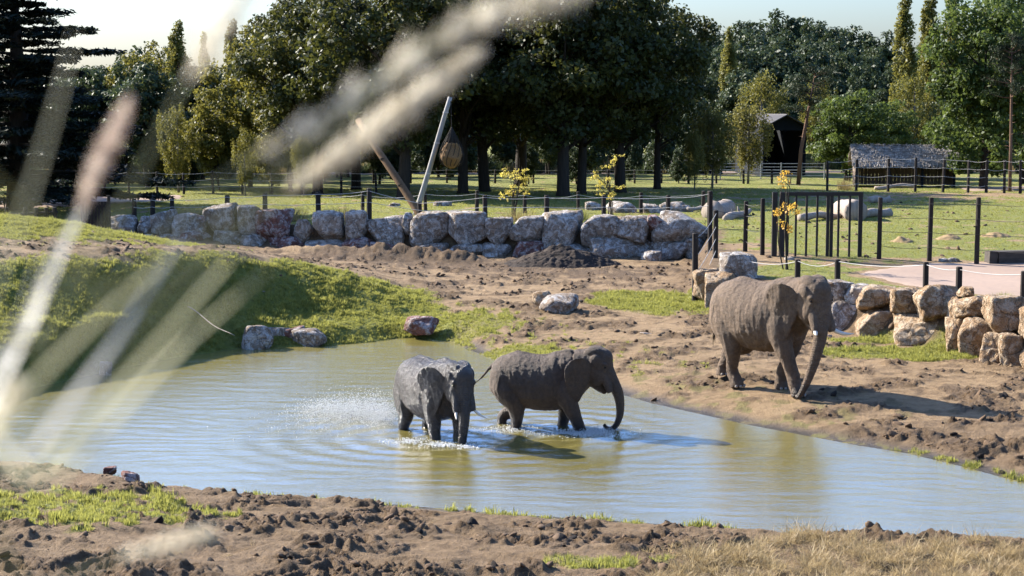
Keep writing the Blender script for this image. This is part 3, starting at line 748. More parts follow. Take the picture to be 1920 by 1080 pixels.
BACK = [(160, 424, 205, 446), (201, 404, 260, 442), (260, 406, 287, 440), (286, 395, 331, 444), (326, 400, 391, 441), (388, 383, 446, 434), (446, 386, 497, 441), (485, 393, 550, 449, 'r'), (552, 412, 589, 454),
        (589, 397, 645, 451), (645, 395, 691, 450), (688, 405, 760, 459), (756, 400, 772, 440), (765, 398, 839, 458), (837, 398, 912, 461), (911, 409, 962, 459), (960, 406, 1023, 458), (1017, 398, 1092, 466),
        (1090, 405, 1160, 461), (1156, 406, 1223, 455), (1213, 404, 1243, 434, 'r'), (1223, 398, 1326, 458),
        (242, 439, 295, 458, 'l'), (293, 438, 349, 466, 'l'), (343, 431, 404, 474, 'lr'), (402, 433, 455, 474, 'l'), (452, 440, 507, 474, 'l'), (505, 443, 575, 474, 'lr'), (574, 450, 646, 474, 'l'), (643, 444, 702, 475, 'lr'),
        (698, 455, 776, 479, 'lr'), (772, 455, 844, 482, 'l'), (840, 457, 906, 482, 'l'), (904, 456, 961, 483, 'l'), (957, 451, 1031, 487, 'lr'), (1030, 456, 1112, 480, 'l'), (1105, 447, 1223, 489, 'l'), (1202, 470, 1240, 497, 'l', -.9),
        (1220, 453, 1289, 491, 'l'), (1284, 447, 1330, 490, 'l')]
wall('long wall of grey and reddish boulders stacked two high behind the pond', BACK, YWL, 4, RM, 100)
RIGHT = [(1350, 475, 1420, 530, 'g', .9), (1300, 506, 1352, 562, 't', .6), (1322, 512, 1382, 600, 't', -.3), (1376, 520, 1440, 560, 'g', 1.0), (1388, 540, 1450, 610, 't'), (1440, 535, 1500, 610, 't'), (1490, 535, 1540, 620, 't'),
         (1527, 531, 1560, 582, 'g'), (1543, 527, 1597, 583, 'g'), (1584, 532, 1629, 568, 'g', .3), (1608, 536, 1682, 584, 't'), (1671, 541, 1740, 586, 't'), (1714, 535, 1795, 603, 't'), (1776, 558, 1809, 604, 't', .2), (1792, 555, 1856, 599, 't'),
         (1800, 538, 1827, 558, 't', .6), (1848, 556, 1926, 628, 't'),
         (1530, 577, 1559, 634, 'lt'), (1553, 567, 1615, 640, 'lg'), (1607, 579, 1637, 606, 'lt', .3), (1606, 582, 1686, 640, 'lt'), (1676, 578, 1729, 620, 'lt', .3), (1678, 590, 1780, 650, 'lt'), (1773, 597, 1815, 662, 'lt'),
         (1798, 597, 1876, 668, 'lt'), (1835, 625, 1902, 682, 'lt', -.5), (1874, 626, 1928, 696, 'lt', -.4), (1920, 560, 2010, 640, 't'), (1915, 640, 2010, 712, 'lt')]
wall('low wall of tan boulders stacked behind the largest elephant', RIGHT, YWR, 5, RM, 300)

def loose_rock(label, box, z, mat, seed, name='rock', sub=4, depth=.8, sink=.15, group=None):
    x0, y0, x1, y1 = box; p = PZ((x0 + x1) / 2, y1, z); Yd = p[1] + .2
    w, h = (x1 - x0) * Yd / F, (y1 - y0) * Yd / F * (1 + sink)
    g = PY((x0 + x1) / 2, (y0 + y1) / 2, Yd + w * depth * .25)
    me = rock_mesh(name, (w, w * depth, h), seed, sub)
    o = link(name, me, mat, None, True); o.location = (g[0], g[1], g[2] - h * sink * .5)
    o.rotation_euler = (random.uniform(-.1, .1), random.uniform(-.1, .1), random.uniform(-.4, .4))
    return tag(o, label, 'rock', group)
SH = 'rocks at the far shore of the pond'
loose_rock('grey rock with a mossy top, leftmost of the shore cluster', (452, 608, 512, 653), .05, M['rock_grey'], 501, group=SH)
loose_rock('pale pointed rock in the middle of the shore cluster', (492, 612, 548, 654), -.1, M['rock_grey'], 502, group=SH)
loose_rock('reddish rock rising behind the shore cluster', (528, 610, 572, 640), .12, M['rock_red'], 503, group=SH)
loose_rock('broad grey rock at the right end of the shore cluster', (548, 614, 614, 653), -.05, M['rock_grey'], 504, group=SH)
loose_rock('dark red rock lying alone on the grass at the water edge', (758, 592, 820, 622), .25, M['rock_red'], 505)
loose_rock('pale rock half sunk in the bare earth beneath the soil heap', (1012, 552, 1082, 583), .68, M['rock_grey'], 506)
loose_rock('small upright rock leaning behind the pale half-sunk rock', (998, 545, 1036, 574), .74, M['rock_tan'], 507)
loose_rock('small stone at the foot of the grassy bank by the water', (186, 677, 210, 702), .05, M['rock_grey'], 508)
loose_rock('round brown clod on the near shore at the water edge', (225, 882, 260, 906), .25, M['rock_red'], 509)
loose_rock('flat dark clod on the near shore beside the round one', (193, 874, 219, 889), .25, M['rock_red'], 510)
PG = 'pale rocks on the grass behind the long wall'
for i, (b, l) in enumerate([((1095, 377, 1128, 398), 'pale rock by the second yellow sapling'), ((1140, 378, 1195, 404), 'long pale rock on the grass behind the long wall'), ((1200, 382, 1245, 405), 'rounded pale rock left of the largest rock behind the wall'),
                            ((1236, 378, 1284, 402), 'largest rounded grey rock behind the long wall'), ((1276, 384, 1300, 402), 'small jagged rock near the stump beyond the wall'), ((812, 376, 848, 390), 'low pale rock on the grass under the hay net'),
                            ((728, 380, 750, 391), 'small white rock left of the crossed poles'), ((1470, 480, 1490, 492), 'small stone at the gate foot')]):
    loose_rock(l, b, 2.0 if i < 7 else 1.7, M['rock_grey'], 520 + i, sub=3, group=PG)
loose_rock('grey stone beside the concrete trough in the paddock', (1775, 482, 1800, 498), 1.6, M['rock_grey'], 540, sub=3)
loose_rock('small grey stone left of the trough in the paddock', (1758, 484, 1778, 498), 1.6, M['rock_grey'], 541, sub=3)

# dark soil heap in front of the long wall
def heap(label, px, py, rx, ry, hh, z, mat, name='soil_heap', n=90, cat='soil heap', group=None, seed=0, lump=.16):
    c = PZ(px, py, z); gz = ground_z(c[0], c[1])
    A, B = np.meshgrid(np.linspace(-1.3, 1.3, n), np.linspace(-1.3, 1.3, n)); rr = np.hypot(A, B)
    x, y = A * rx, B * ry
    hgt = hh * np.clip(1 - rr ** 1.25 / 1.15, -.25, 1) * (1 + .25 * fbm(A * 2.2, B * 2.2, 3, seed + 5)) + lump * hh * (billow(x * 3.2, y * 3.2, 4, seed + 2) - .25) * sstep(1.25, .8, rr)
    i = np.arange(n * n).reshape(n, n); q = np.stack([i[:-1, :-1], i[:-1, 1:], i[1:, 1:], i[1:, :-1]], -1).reshape(-1, 4)
    o = link(name, mesh_np(name, np.stack([x, y, hgt - .04], -1).reshape(-1, 3), q), mat, None, True); o.location = (c[0], c[1], gz)
    return tag(o, label, cat, group)
k = NT('dark_soil'); n1 = k.noise(6, 5, .7); n2 = k.noise(30, 4, .7); k.bump(k.math('ADD', n1, n2), 1, .06)
M['soil'] = k.set(k.ramp(n1, [(.3, (.016, .011, .008)), (.7, (.055, .037, .025))]), .9, .3)
heap('heap of dark soil piled against the long boulder wall', 1055, 496, 2.2, 1.2, .80, .95, M['soil'], n=130)
HP = 'hay piles on the paddock grass'
for l, px, py, rx in (('small hay pile between the second and third paddock posts', 1692, 462, .45), ('middle hay pile on the paddock grass beside the third post', 1780, 459, .52), ('largest hay pile right of the third paddock post', 1866, 456, .62)):
    heap(l, px, py, rx, .4, .22, 1.75, M['straw'], 'hay_pile', 26, 'hay', HP, px, .5)

# ------------------------------------------------------------------ fences
def post_mesh(h, r, square=False, top=.02):
    mb = MB()
    if square: mb.box((0, 0, h / 2), (r * 2, r * 2, h), jit=.006)
    else: mb.tube([(0, 0, -.1), (0, 0, h * .5), (0, 0, h - top), (0, 0, h)], [r * 1.04, r, r * .97, r * .8], 9)
    return mb.mesh('post')
def fence(label, posts, wires, z=None, r=.075, wmat=None, group=None, lean=.02, wr=.009, sag=.03, name='fence'):
    """posts: (px, top_py, base_py, Y or None); wires: heights as shares of the post"""
    pts = []
    for (px, ty, by, Yd) in posts:
        if Yd is None: Yd = PZ(px, by, z)[1]
        b = PY(px, by, Yd); gz = ground_z(b[0], b[1]); t = PY(px, ty, Yd)
        pts.append((np.array([b[0], b[1], gz]), max(.3, t[2] - gz)))
    base = pts[0][0]
    root = empty(name, tuple(base), 0, label, 'fence', group)
    for p, h in pts:
        o = link('post', post_mesh(h, r * random.uniform(.9, 1.1)), M['post'], root)
        o.location = Vector(p - base); o.rotation_euler = (random.gauss(0, lean), random.gauss(0, lean), random.uniform(0, 6))
    for wi, f in enumerate(wires):
        mb = MB()
        for (p, h), (q, g) in zip(pts[:-1], pts[1:]):
            a, b = p + np.array([0, -r, h * f]), q + np.array([0, -r, g * f]); sg = sag * random.uniform(.3, 1.6)
            seg = [a + (b - a) * t - np.array([0, 0, sg * 4 * t * (1 - t)]) - base for t in np.linspace(0, 1, 7)]
            mb.tube(seg, wr, 4, (0, 0, 1))
        mb.build('wire', wmat or M['wire'], root)
    return root
ROWS = 'wire fences on the high ground'
fence('row of short dark posts with wires right behind the long boulder wall', [(252, 373, 408, 72.4), (286, 372, 408, 72.3), (323, 372, 405, 72.2), (426, 366, 402, 72), (497, 362, 402, 71.6), (597, 360, 404, 71), (692, 353, 404, 70.6), (788, 378, 408, 70.2), (910, 366, 409, 69.6), (1025, 366, 409, 69.2), (1132, 366, 408, 68.8),
                                                                                   (1252, 366, 409, 68.2), (1331, 358, 420, 67.6)], (.62, .93), None, .10, None, ROWS, .015, .011, .05)
fence('second row of short dark posts on the grass beneath the oaks', [(596, 365, 392, 80), (680, 360, 391, 79), (798, 358, 392, 78), (894, 357, 394, 77.6), (984, 360, 391, 77.2), (1084, 359, 390, 77), (1202, 361, 391, 76.6), (1318, 358, 391, 76)], (.85,), None, .085, None, ROWS, .02, .010, .10)
fence('tall thin dark posts with wires in front of the oak trunks', [(x, 320 + (i % 3) * 2, 372, 96) for i, x in enumerate((60, 128, 197, 243, 295, 345, 400, 455, 510, 566, 640, 706, 765))], (.35, .65, .95), None, .065, None, ROWS, .02, .010, .04)
fence('far row of thin posts behind the oak trunks', [(x, 318, 352, 112) for x in (700, 770, 838, 928, 1000, 1048, 1090, 1140, 1190, 1240, 1291, 1343, 1394, 1447, 1498)], (.4, .7, .97), None, .075, None, ROWS, .02, .011, .04)
fence('tall posts with four wires running in front of the thatched shelter', [(1551, 302, 357, 101), (1605, 297, 357, 100.5), (1665, 295, 357, 100), (1716, 295, 357, 99.5), (1768, 297, 358, 99), (1815, 300, 359, 98.5), (1849, 300, 360, 98), (1883, 300, 361, 97.5), (1913, 300, 362, 97), (1950, 300, 363, 96), (1990, 300, 364, 95)],
      (.22, .47, .72, .97), None, .085, None, ROWS, .01, .011, .06)
fence('paddock fence of tall dark posts running right from the gate', [(1648, 370, 490, None), (1742, 370, 492, None), (1831, 370, 496, None), (1938, 372, 502, None), (2050, 374, 508, None)], (.22, .45, .68, .9), 1.68, .085, M['wire_dark'], ROWS, .006, .008, .04)
fence('paddock fence of dark posts between the gate and the long wall', [(1331, 358, 478, 60.5), (1397, 377, 480, 59.8), (1429, 372, 490, 58.6)], (.2, .45, .7, .93), None, .085, M['wire_dark'], ROWS, .006, .008, .06)
fence('corner fence of posts stepping down towards the pond beside the tan boulders', [(1341, 394, 500, 57.8), (1303, 437, 575, 54.2)], (.15, .4, .65, .93), None, .09, None, ROWS, .004, .010, .12)
fence('low posts with a sagging wire along the tan boulder wall', [(1397, 485, 530, 53.0), (1495, 486, 536, 51.2), (1570, 486, 540, 50), (1735, 491, 556, 47.2), (1797, 500, 566, 46), (1918, 508, 580, 44), (2040, 512, 590, 42)], (.93,), None, .085, None, ROWS, .008, .010, .10)
# rail fence on the far left
root = empty('rail_fence', tuple(PY(60, 412, 66)), 0, 'dark wooden rail fence under the cedar at the grass crest', 'fence')
b0 = PY(60, 412, 66)
for px in (-40, 14, 48, 68, 88, 103):
    p = PY(px, 424, 66); o = link('post', post_mesh(.72, .09), M['post'], root); o.location = Vector(p - b0)
mb = MB(); mb.tube([PY(-60, 402, 66) - b0, PY(30, 402, 66) - b0, PY(108, 398, 66) - b0], .06, 8, (0, 0, 1)); mb.build('rail', M['post'], root)
gp = PY(180, 428, 70)
root = empty('slatted_gate', tuple(gp), 0, 'dark slatted gate left of the long boulder wall', 'gate')
for i in range(7): o = MB().box((-.42 + i * .14, 0, .55), (.12, .05, 1.1)).build('slat', M['post'], root)
for z_ in (.2, .9): MB().box((0, .05, z_), (1.0, .05, .1)).build('rail', M['post'], root)
for x_ in (-.55, .55): MB().tube([(x_, 0, -.2), (x_, 0, 1.35)], .07, 8).build('post', M['post'], root)

# paddock gate
Yg = 58.2
b0 = PY(1461, 489, Yg); b0[2] = ground_z(b0[0], b0[1])
root = empty('paddock_gate', tuple(b0), 0, 'tall dark barred gate standing behind the amber sapling', 'gate')
gx = lambda px: XP(px, Yg) - b0[0]
hz = lambda py: PY(1500, py, Yg)[2] - b0[2]
for px, w in ((1453, .17), (1467, .17)):
    gpost = MB().box((gx(px), 0, hz(360) / 2 - .1), (w, .17, hz(360) + .2)).build('gate_post', M['steel_dark'], root)
for px, w in ((1493, .07), (1513, .07), (1533, .07), (1553, .11), (1560, .11), (1573, .07), (1594, .07), (1614, .14), (1478, .07)):
    MB().box((gx(px), 0, (hz(366) + hz(482)) / 2), (w, .06, hz(366) - hz(482))).build('bar', M['steel_dark'], root)
for py, th in ((363.5, .13), (485, .13)):
    MB().box(((gx(1474) + gx(1618)) / 2, -.002, hz(py)), (gx(1618) - gx(1474), .09, th)).build('rail', M['steel_dark'], root)
for py in (385, 465): MB().tube([(gx(1469), -.09, hz(py) - .06), (gx(1469), -.09, hz(py) + .06)], .03, 8).build('hinge', M['steel_dark'], gpost)

# metal hurdles by the barn
Yh = 118
b0 = PY(1350, 341, Yh); b0[2] = ground_z(b0[0], b0[1])
root = empty('metal_hurdle_fence', tuple(b0), 0, 'galvanised rail hurdles in front of the dark barn', 'fence')
xs = [XP(px, Yh) - b0[0] for px in (1350, 1388, 1426, 1464, 1502, 1545)]
for x_ in xs: MB().box((x_, 0, .55), (.07, .07, 1.2)).build('post', M['galv'], root)
for z_ in (.25, .45, .65, .85, 1.08): MB().tube([(xs[0], -.04, z_), (xs[-1], -.04, z_)], .022, 5, (0, 0, 1)).build('rail', M['galv'], root)

# ------------------------------------------------------------------ buildings
Ys = 106.0
b0 = PY(1698, 352, Ys); b0[2] = ground_z(b0[0], b0[1])
hz = lambda py: PY(1698, py, Ys)[2] - b0[2]
root = empty('field_shelter', tuple(b0), rad(-7), 'open-fronted wooden shelter with a grey thatched roof', 'shelter')
W, DP = 6.0, 3.2; eave, ridge = hz(311), hz(281) + .1
nb = 26
for i in range(nb):
    MB().box((-W / 2 + (i + .5) * W / nb, DP, eave * .5 + .1), (W / nb - .012, .03, eave + .2)).build('plank', M['plank'], root)
for sx in (-1, 1):
    for i in range(14):
        y_ = (i + .5) * DP / 14; h_ = eave + (ridge - eave) * (1 - abs(y_ - DP / 2) / (DP / 2)) - .05
        MB().box((sx * W / 2, y_, h_ / 2), (.03, DP / 14 - .012, h_)).build('plank', M['plank'], root)
for x_ in (-2.94, -1.0, 1.0, 2.94): MB().box((x_, .05, eave / 2), (.13, .13, eave)).build('post', M['plank'] if x_ < -2 else M['navy'], root)
MB().box((0, .05, eave - .02), (W + .3, .12, .22)).build('beam', M['navy'], root)
tm = MB(); th = RNG.random
for side in (0, 1):
    for row in range(13):
        f = row / 12.0
        for i in range(150):
            x_ = -W / 2 - .3 + (W + .6) * (i + th()) / 150
            y0 = -.35 + (DP / 2 + .35) * f; zz = eave + .02 + (ridge - eave) * f + .10 * th()
            if side: y0 = DP - y0
            l = .28 + .22 * th(); dy = -(1 if side == 0 else -1) * l * .75
            tm.box((x_, y0 + dy * .3, zz - .02), (.045 + .03 * th(), l, .03), rx=(1 if side == 0 else -1) * (.72 + .35 * (th() - .5)), rz=(th() - .5) * .5)
thr = tm.build('thatch_roof', M['thatch'], root); thr['kind'] = 'stuff'
up = MB()
up.add([(-W / 2 - .25, -.3, eave - .02), (W / 2 + .25, -.3, eave - .02), (W / 2 + .25, DP / 2, ridge), (-W / 2 - .25, DP / 2, ridge), (-W / 2 - .25, DP + .3, eave - .02), (W / 2 + .25, DP + .3, eave - .02)], [(0, 1, 2, 3), (3, 2, 5, 4)])
up.build('roof_boards', M['plank'], thr)
# dark barn
Yb = 124.0
b0 = PY(1470, 338, Yb); b0[2] = ground_z(b0[0], b0[1]); hz = lambda py: PY(1470, py, Yb)[2] - b0[2]
root = empty('barn', tuple(b0), rad(9), 'tall dark barn with an open gable end behind the birches', 'barn')
W, DP, eave, ridge = 3.1, 7.0, hz(238), hz(217)
for sx in (-1, 1): MB().box((sx * W / 2, DP / 2, eave / 2), (.12, DP, eave)).build('wall', M['navy'], root)
MB().box((0, DP, eave / 2), (W, .12, eave)).build('wall', M['navy'], root)
g = MB(); g.add([(-W / 2, 0, eave - .25), (W / 2, 0, eave - .25), (W / 2, 0, eave), (0, 0, ridge), (-W / 2, 0, eave), (-W / 2, .1, eave - .25), (W / 2, .1, eave - .25), (W / 2, .1, eave), (0, .1, ridge), (-W / 2, .1, eave)],
                [(0, 1, 2, 3, 4), (9, 8, 7, 6, 5), (0, 5, 6, 1), (1, 6, 7, 2), (2, 7, 8, 3), (3, 8, 9, 4), (4, 9, 5, 0)]); g.build('gable', M['navy'], root)
for sx in (-1, 1):
    a = math.atan2(ridge - eave, W / 2); L = math.hypot(ridge - eave, W / 2) + .25
    MB().box((sx * (W / 4 + .06), DP / 2 - .2, (eave + ridge) / 2 + .04), (L, DP + .6, .07), ry=sx * a).build('roof', M['roof_sheet'], root)
# long low shed behind the trees
b0 = PY(1305, 342, 128); b0[2] = ground_z(b0[0], b0[1])
root = empty('low_shed', tuple(b0), 0, 'long low navy shed half hidden left of the barn', 'shed')
MB().box((0, 0, .5), (3.7, 2.0, 1.0)).build('wall', M['navy'], root); MB().box((0, 0, 1.04), (3.9, 2.2, .09), rx=.05).build('roof', M['roof_sheet'], root)

# ------------------------------------------------------------------ enrichment poles and hay net
Yp = 76.0
def pole(label, a, b, r, mat, name='leaning_pole', Ya=Yp, Yb=Yp):
    p, q = PY(*a, Ya), PY(*b, Yb); p[2] = ground_z(p[0], p[1]) - .2
    mb = MB(); n_ = 9
    pts = [(q - p) * t + np.array([.02 * math.sin(5 * t), 0, 0]) for t in np.linspace(0, 1, n_)]
    root = empty(name, tuple(p), 0, label, 'pole')
    mb.tube(pts, [r * (1.1 - .25 * t) for t in np.linspace(0, 1, n_)], 12); sh_ = mb.build('shaft', mat, root, True)
    for t in (.42, .70, .93):
        c = pts[int(t * 8)]; MB().tube([c + np.array([0, 0, -.03]), c + np.array([0, 0, .03])], r * 1.12, 10).build('band', M['wire'] if mat is M['pole_pale'] else M['rope'], sh_)
    return root, q
_, tip = pole('tall bleached white pole leaning right beside the hay net', (776, 393), (845, 182), .115, M['pole_pale'])
pole('brown wooden pole leaning left across the foot of the white pole', (800, 404), (672, 225), .16, M['pole_brown'], Ya=72.5, Yb=75.5)
nb = PY(847, 316, Yp - .4); nt_ = PY(846, 237, Yp - .4)
hgt = nt_[2] - nb[2]
root = empty('hay_net', tuple(nb), 0, 'round net of brown hay hanging from the white pole', 'hay net')
v = []; prof = [(0, .05), (.06, .30), (.18, .46), (.33, .50), (.48, .43), (.60, .35)]
mb = MB(); rows = crom([(0, 0, t * hgt, r, r * .9) for t, r in prof], 5)
mb.tube(list(rows[:, :3]), [tuple(q) for q in rows[:, 3:]], 28)
me = mb.mesh('hay_ball'); co = np.array([q.co[:] for q in me.vertices]); co += np.stack([noise3(co, 3, i) * .10 + noise3(co, 9, i + 3) * .05 for i in (1, 4, 8)], 1); me.vertices.foreach_set('co', co.astype(np.float32).ravel()); ball = link('hay_ball', me, M['hay'], root, True)
for i in range(14):
    a = 2 * math.pi * i / 14; pts = [(math.cos(a + t * 1.2) * r * 1.06, math.sin(a + t * 1.2) * r, t * hgt) for t, r in [(.02, .2), (.1, .40), (.2, .49), (.33, .52), (.48, .46), (.62, .35), (.8, .17), (.97, .02)]]
    MB().tube(pts, .016, 5).build('net_cord', M['rope'], ball)
MB().tube([(0, 0, hgt * .96), (tip[0] - nb[0], tip[1] - nb[1], tip[2] - nb[2])], .018, 6).build('rope', M['rope'], root)
b = link('net_collar', None or MB().tube([(0, 0, hgt * .58), (0, 0, hgt * .78), (0, 0, hgt * .98)], [.35, .18, .03], 16).mesh('net_collar'), M['rope'], root, True)

# ------------------------------------------------------------------ dead wood, trough
def log(label, a, b, Ya, Yb, r0, r1, mat=None, name='log', lift=0.0, stubs=0):
    p, q = PY(*a, Ya), PY(*b, Yb)
    n_ = 10; pts = []; rr = []
    for t in np.linspace(0, 1, n_):
        c = (q - p) * t + np.array([0, 0, .05 * math.sin(7 * t + r0 * 30)]); pts.append(c); rr.append((r0 + (r1 - r0) * t) * (1 + .09 * math.sin(11 * t + r1 * 50)))
    mb = MB(); mb.tube(pts, rr, 12, (0, 0, 1))
    for s_ in range(stubs):
        i = 2 + s_ * 3; c = pts[min(i, n_ - 1)]; d_ = np.array([random.uniform(-.4, .4), random.uniform(-.5, .2), random.uniform(.4, .9)]) * (r0 + .12); mb.tube([c, c + d_ * .7, c + d_ * 1.4], [r0 * .4, r0 * .3, r0 * .12], 7)
    me = mb.mesh(name); co = np.array([v_.co[:] for v_ in me.vertices]); co += (noise3(co, 2.5, 3) * r0 * .18)[:, None] * np.array([.5, .5, 1]); me.vertices.foreach_set('co', co.astype(np.float32).ravel())
    o = link(name, me, mat or M['log'], None, True); o.location = p
    return tag(o, label, 'log' if name == 'log' else 'branch')
log('thick pale log lying end on behind the gate bars', (1578, 394), (1606, 396), 76, 72.5, .52, .46)
log('dark log lying behind the gate with its stub pointing right', (1500, 406), (1575, 404), 72, 74, .16, .13)
log('short dark log lying right of the thick pale log', (1612, 402), (1668, 398), 74, 75, .17, .20, stubs=1)
log('grey stump log lying beside the rocks beyond the long wall', (1336, 400), (1362, 393), 74, 76, .48, .42)
log('branching grey log lying right of the grey stump', (1362, 410), (1405, 396), 73, 76, .20, .12, stubs=2)
log('bent dry branch leaning on the rocks behind the long wall', (1290, 392), (1345, 383), 78, 80, .10, .05, stubs=1)
log('long log lying in front of the thatched shelter', (1640, 352), (1715, 347), 101.5, 101.5, .12, .10)
log('log lying in shade on the far paddock behind the gate', (1630, 376), (1670, 374), 86, 86, .2, .18)
log('dry twig lying on the shady grass bank', (348, 574), (440, 632), 48.9, 46.9, .018, .008, name='branch')
log('short twig at the top of the grass bank', (475, 530), (497, 550), 51.9, 51.2, .02, .01, name='branch')
log('dry stick lying on the bank above the red rock', (700, 606), (735, 594), 52.8, 53.2, .03, .015, name='branch', stubs=1)
log('pale driftwood stick at the water edge beyond the brown elephant', (1160, 727), (1182, 742), 42.5, 41.6, .05, .04, name='branch')
log('thin dark branch lying on the mud slope', (1200, 628), (1290, 632), 48, 47.6, .03, .012, name='branch')
log('flat pale board end under the tan boulder wall behind the trunk', (1470, 633), (1560, 634), 47.5, 47, .05, .05, name='branch')
log('bent dark root lying on the near shore mud', (600, 1040), (705, 1028), 25.2, 25.6, .018, .010, name='branch')
log('thin twig poking over the water from the near shore', (1575, 998), (1600, 1009), 27.6, 27.2, .02, .008, name='branch')
b0 = PY(1892, 497, 56.8); b0[2] = ground_z(b0[0], b0[1])
root = empty('trough', tuple(b0), rad(4), 'dark concrete block trough at the edge of the pink path', 'trough')
tb = MB(); tb.box((.25, 0, .2), (1.4, .6, .42), jit=.02); tb.box((-.62, 0, .2), (.28, .5, .40), jit=.02); tb.build('block', M['concrete'], root)

# ------------------------------------------------------------------ trees
def leaves(cl, per, size, rg, up=.35, narrow=.62, droop=0.0, out_bias=.6):
    """cl: rows of cx,cy,cz,rx,ry,rz; returns vertices, faces, shade attribute"""
    cl = np.asarray(cl, float); n = len(cl) * per
    c = np.repeat(cl, per, 0)
    d = rg.normal(size=(n, 3)); d /= np.linalg.norm(d, axis=1)[:, None]
    rr = rg.random(n) ** .42
    off = d * rr[:, None] * c[:, 3:]
    p = c[:, :3] + off
    nrm = d * out_bias + rg.normal(size=(n, 3)) * .55 + np.array([0, 0, up]); nrm /= np.linalg.norm(nrm, axis=1)[:, None]
    t = np.cross(nrm, rg.normal(size=(n, 3))); t[:, 2] -= droop; t -= (t * nrm).sum(1)[:, None] * nrm
    t /= np.linalg.norm(t, axis=1)[:, None] + 1e-9
    b = np.cross(nrm, t)
    s = size * rg.uniform(.55, 1.35, n)[:, None]
    V = np.stack([p - t * s, p + b * s * narrow - t * s * .1 + nrm * s * .18, p + t * s, p - b * s * narrow - t * s * .1 + nrm * s * .18], 1).reshape(-1, 3)
    Fc = np.arange(n * 4).reshape(n, 4)
    clr = np.repeat(rg.random(len(cl)), per)
    lc = np.clip(.45 * clr + .55 * rg.random(n), 0, 1)
    return V, Fc, np.repeat(lc, 4)
def leaf_mesh(name, *a, **k):
    V, Fc, lc = leaves(*a, **k); return mesh_np(name, V, Fc, {'lc': lc})
def limb_tube(mb, a, b, r0, r1, rg, bend=.12, n=6, sides=6):
    a, b = np.asarray(a, float), np.asarray(b, float); L = np.linalg.norm(b - a); j = rg.normal(size=3) * bend * L
    pts = [a + (b - a) * t + j * math.sin(math.pi * t) * .5 for t in np.linspace(0, 1, n)]
    mb.tube(pts, [r0 + (r1 - r0) * t for t in np.linspace(0, 1, n)], sides)
def proto_broad(seed, h, cr, cbot, nclump, per, leafsize, lmat, bark, clump=(.7, 1.25), trunk_r=.34, sq=1.0, flat=.75, lean=0, stems=1, shell=.35, hang=0.0):
    rg = np.random.default_rng(seed); cc = np.array([lean, 0, (h + cbot) / 2]); R = np.array([cr, cr * sq, (h - cbot) / 2])
    cl = []
    while len(cl) < nclump:
        d = rg.normal(size=3); d /= np.linalg.norm(d)
        lob = 1 + .20 * math.sin(3 * math.atan2(d[1], d[0]) + seed) + .16 * math.sin(5 * d[2] + seed * 2) + rg.normal() * .08
        r = (shell + (1 - shell) * rg.random() ** .6) * lob
        p = cc + d * R * min(r, 1.06)
        if p[2] < cbot - .2 + .5 * rg.random(): p[2] = cbot + rg.random() * 1.0
        s = rg.uniform(*clump)
        cl.append((*p, s * rg.uniform(.8, 1.2), s * rg.uniform(.8, 1.2), s * flat * (1 + hang)))
    mb = MB(); top = np.array([lean * .8, 0, h * .74])
    for st in range(stems):
        o = np.array([rg.normal() * .3, rg.normal() * .3, 0]) if stems > 1 else np.zeros(3)
        j = rg.normal(size=2) * .18
        pts = [o + np.array([0, 0, -.3]), o + np.array([0, 0, .25]), o + (top - o) * .3 + np.array([*j, 0]), o + (top - o) * .65 - np.array([*j, 0]), top + o]
        sc_ = 1 if stems == 1 else .6
        mb.tube(pts, [trunk_r * 1.45 * sc_, trunk_r * sc_, trunk_r * .82 * sc_, trunk_r * .5 * sc_, trunk_r * .14 * sc_], 10)
    for i in rg.choice(len(cl), min(26, len(cl)), replace=False):
        e = np.array(cl[i][:3]); z0 = min(max(cbot * .75, e[2] * rg.uniform(.45, .75)), h * .7)
        a = np.array([lean * .8 * z0 / (h * .74), 0, z0]); limb_tube(mb, a, e, trunk_r * .34, trunk_r * .06, rg)
    return dict(trunk=mb.mesh('trunk'), crown=leaf_mesh('crown', cl, per, leafsize, rg, droop=hang * 2), bark=bark, leaf=lmat)
def proto_poplar(seed, h, lmat, r=1.15):
    rg = np.random.default_rng(seed); cl = []
    for i in range(95):
        t = rg.random() ** .85; z = .8 + t * (h - .9); rr = r * (1 - .75 * t ** 2.2) * (.55 + .45 * min(1, t * 5)); a = rg.random() * 6.28; q = rg.random() ** .5
        cl.append((math.cos(a) * rr * q, math.sin(a) * rr * q, z, .36, .36, .80))
    mb = MB(); mb.tube([(0, 0, -.2), (0, 0, h * .5), (0, 0, h * .95)], [.22, .14, .02], 7)
    return dict(trunk=mb.mesh('trunk'), crown=leaf_mesh('crown', cl, 75, .12, rg, up=.1), bark=M['bark'], leaf=lmat)
def proto_weeping(seed, h, lmat, r=1.7, trunk_r=.10):
    rg = np.random.default_rng(seed); cl = []
    for i in range(85):
        t = rg.random() ** .8; z = h * (.26 + .72 * t); rr = r * math.sin(math.pi * (.12 + .80 * (1 - t) ** .8)) ; a = rg.random() * 6.28; q = rg.random() ** .45
        cl.append((math.cos(a) * rr * q, math.sin(a) * rr * q, z - .25 * q, .30, .30, .62 + .4 * q))
    mb = MB(); mb.tube([(0, 0, -.2), (.05, 0, h * .4), (0, 0, h * .95)], [trunk_r, trunk_r * .7, .015], 7)
    for i in range(14):
        e = np.array(cl[i * 5][:3]); limb_tube(mb, (0, 0, e[2] * .75), e, .03, .008, rg, n=4, sides=5)
    return dict(trunk=mb.mesh('trunk'), crown=leaf_mesh('crown', cl, 85, .085, rg, up=0, droop=1.0), bark=M['bark_birch'], leaf=lmat)
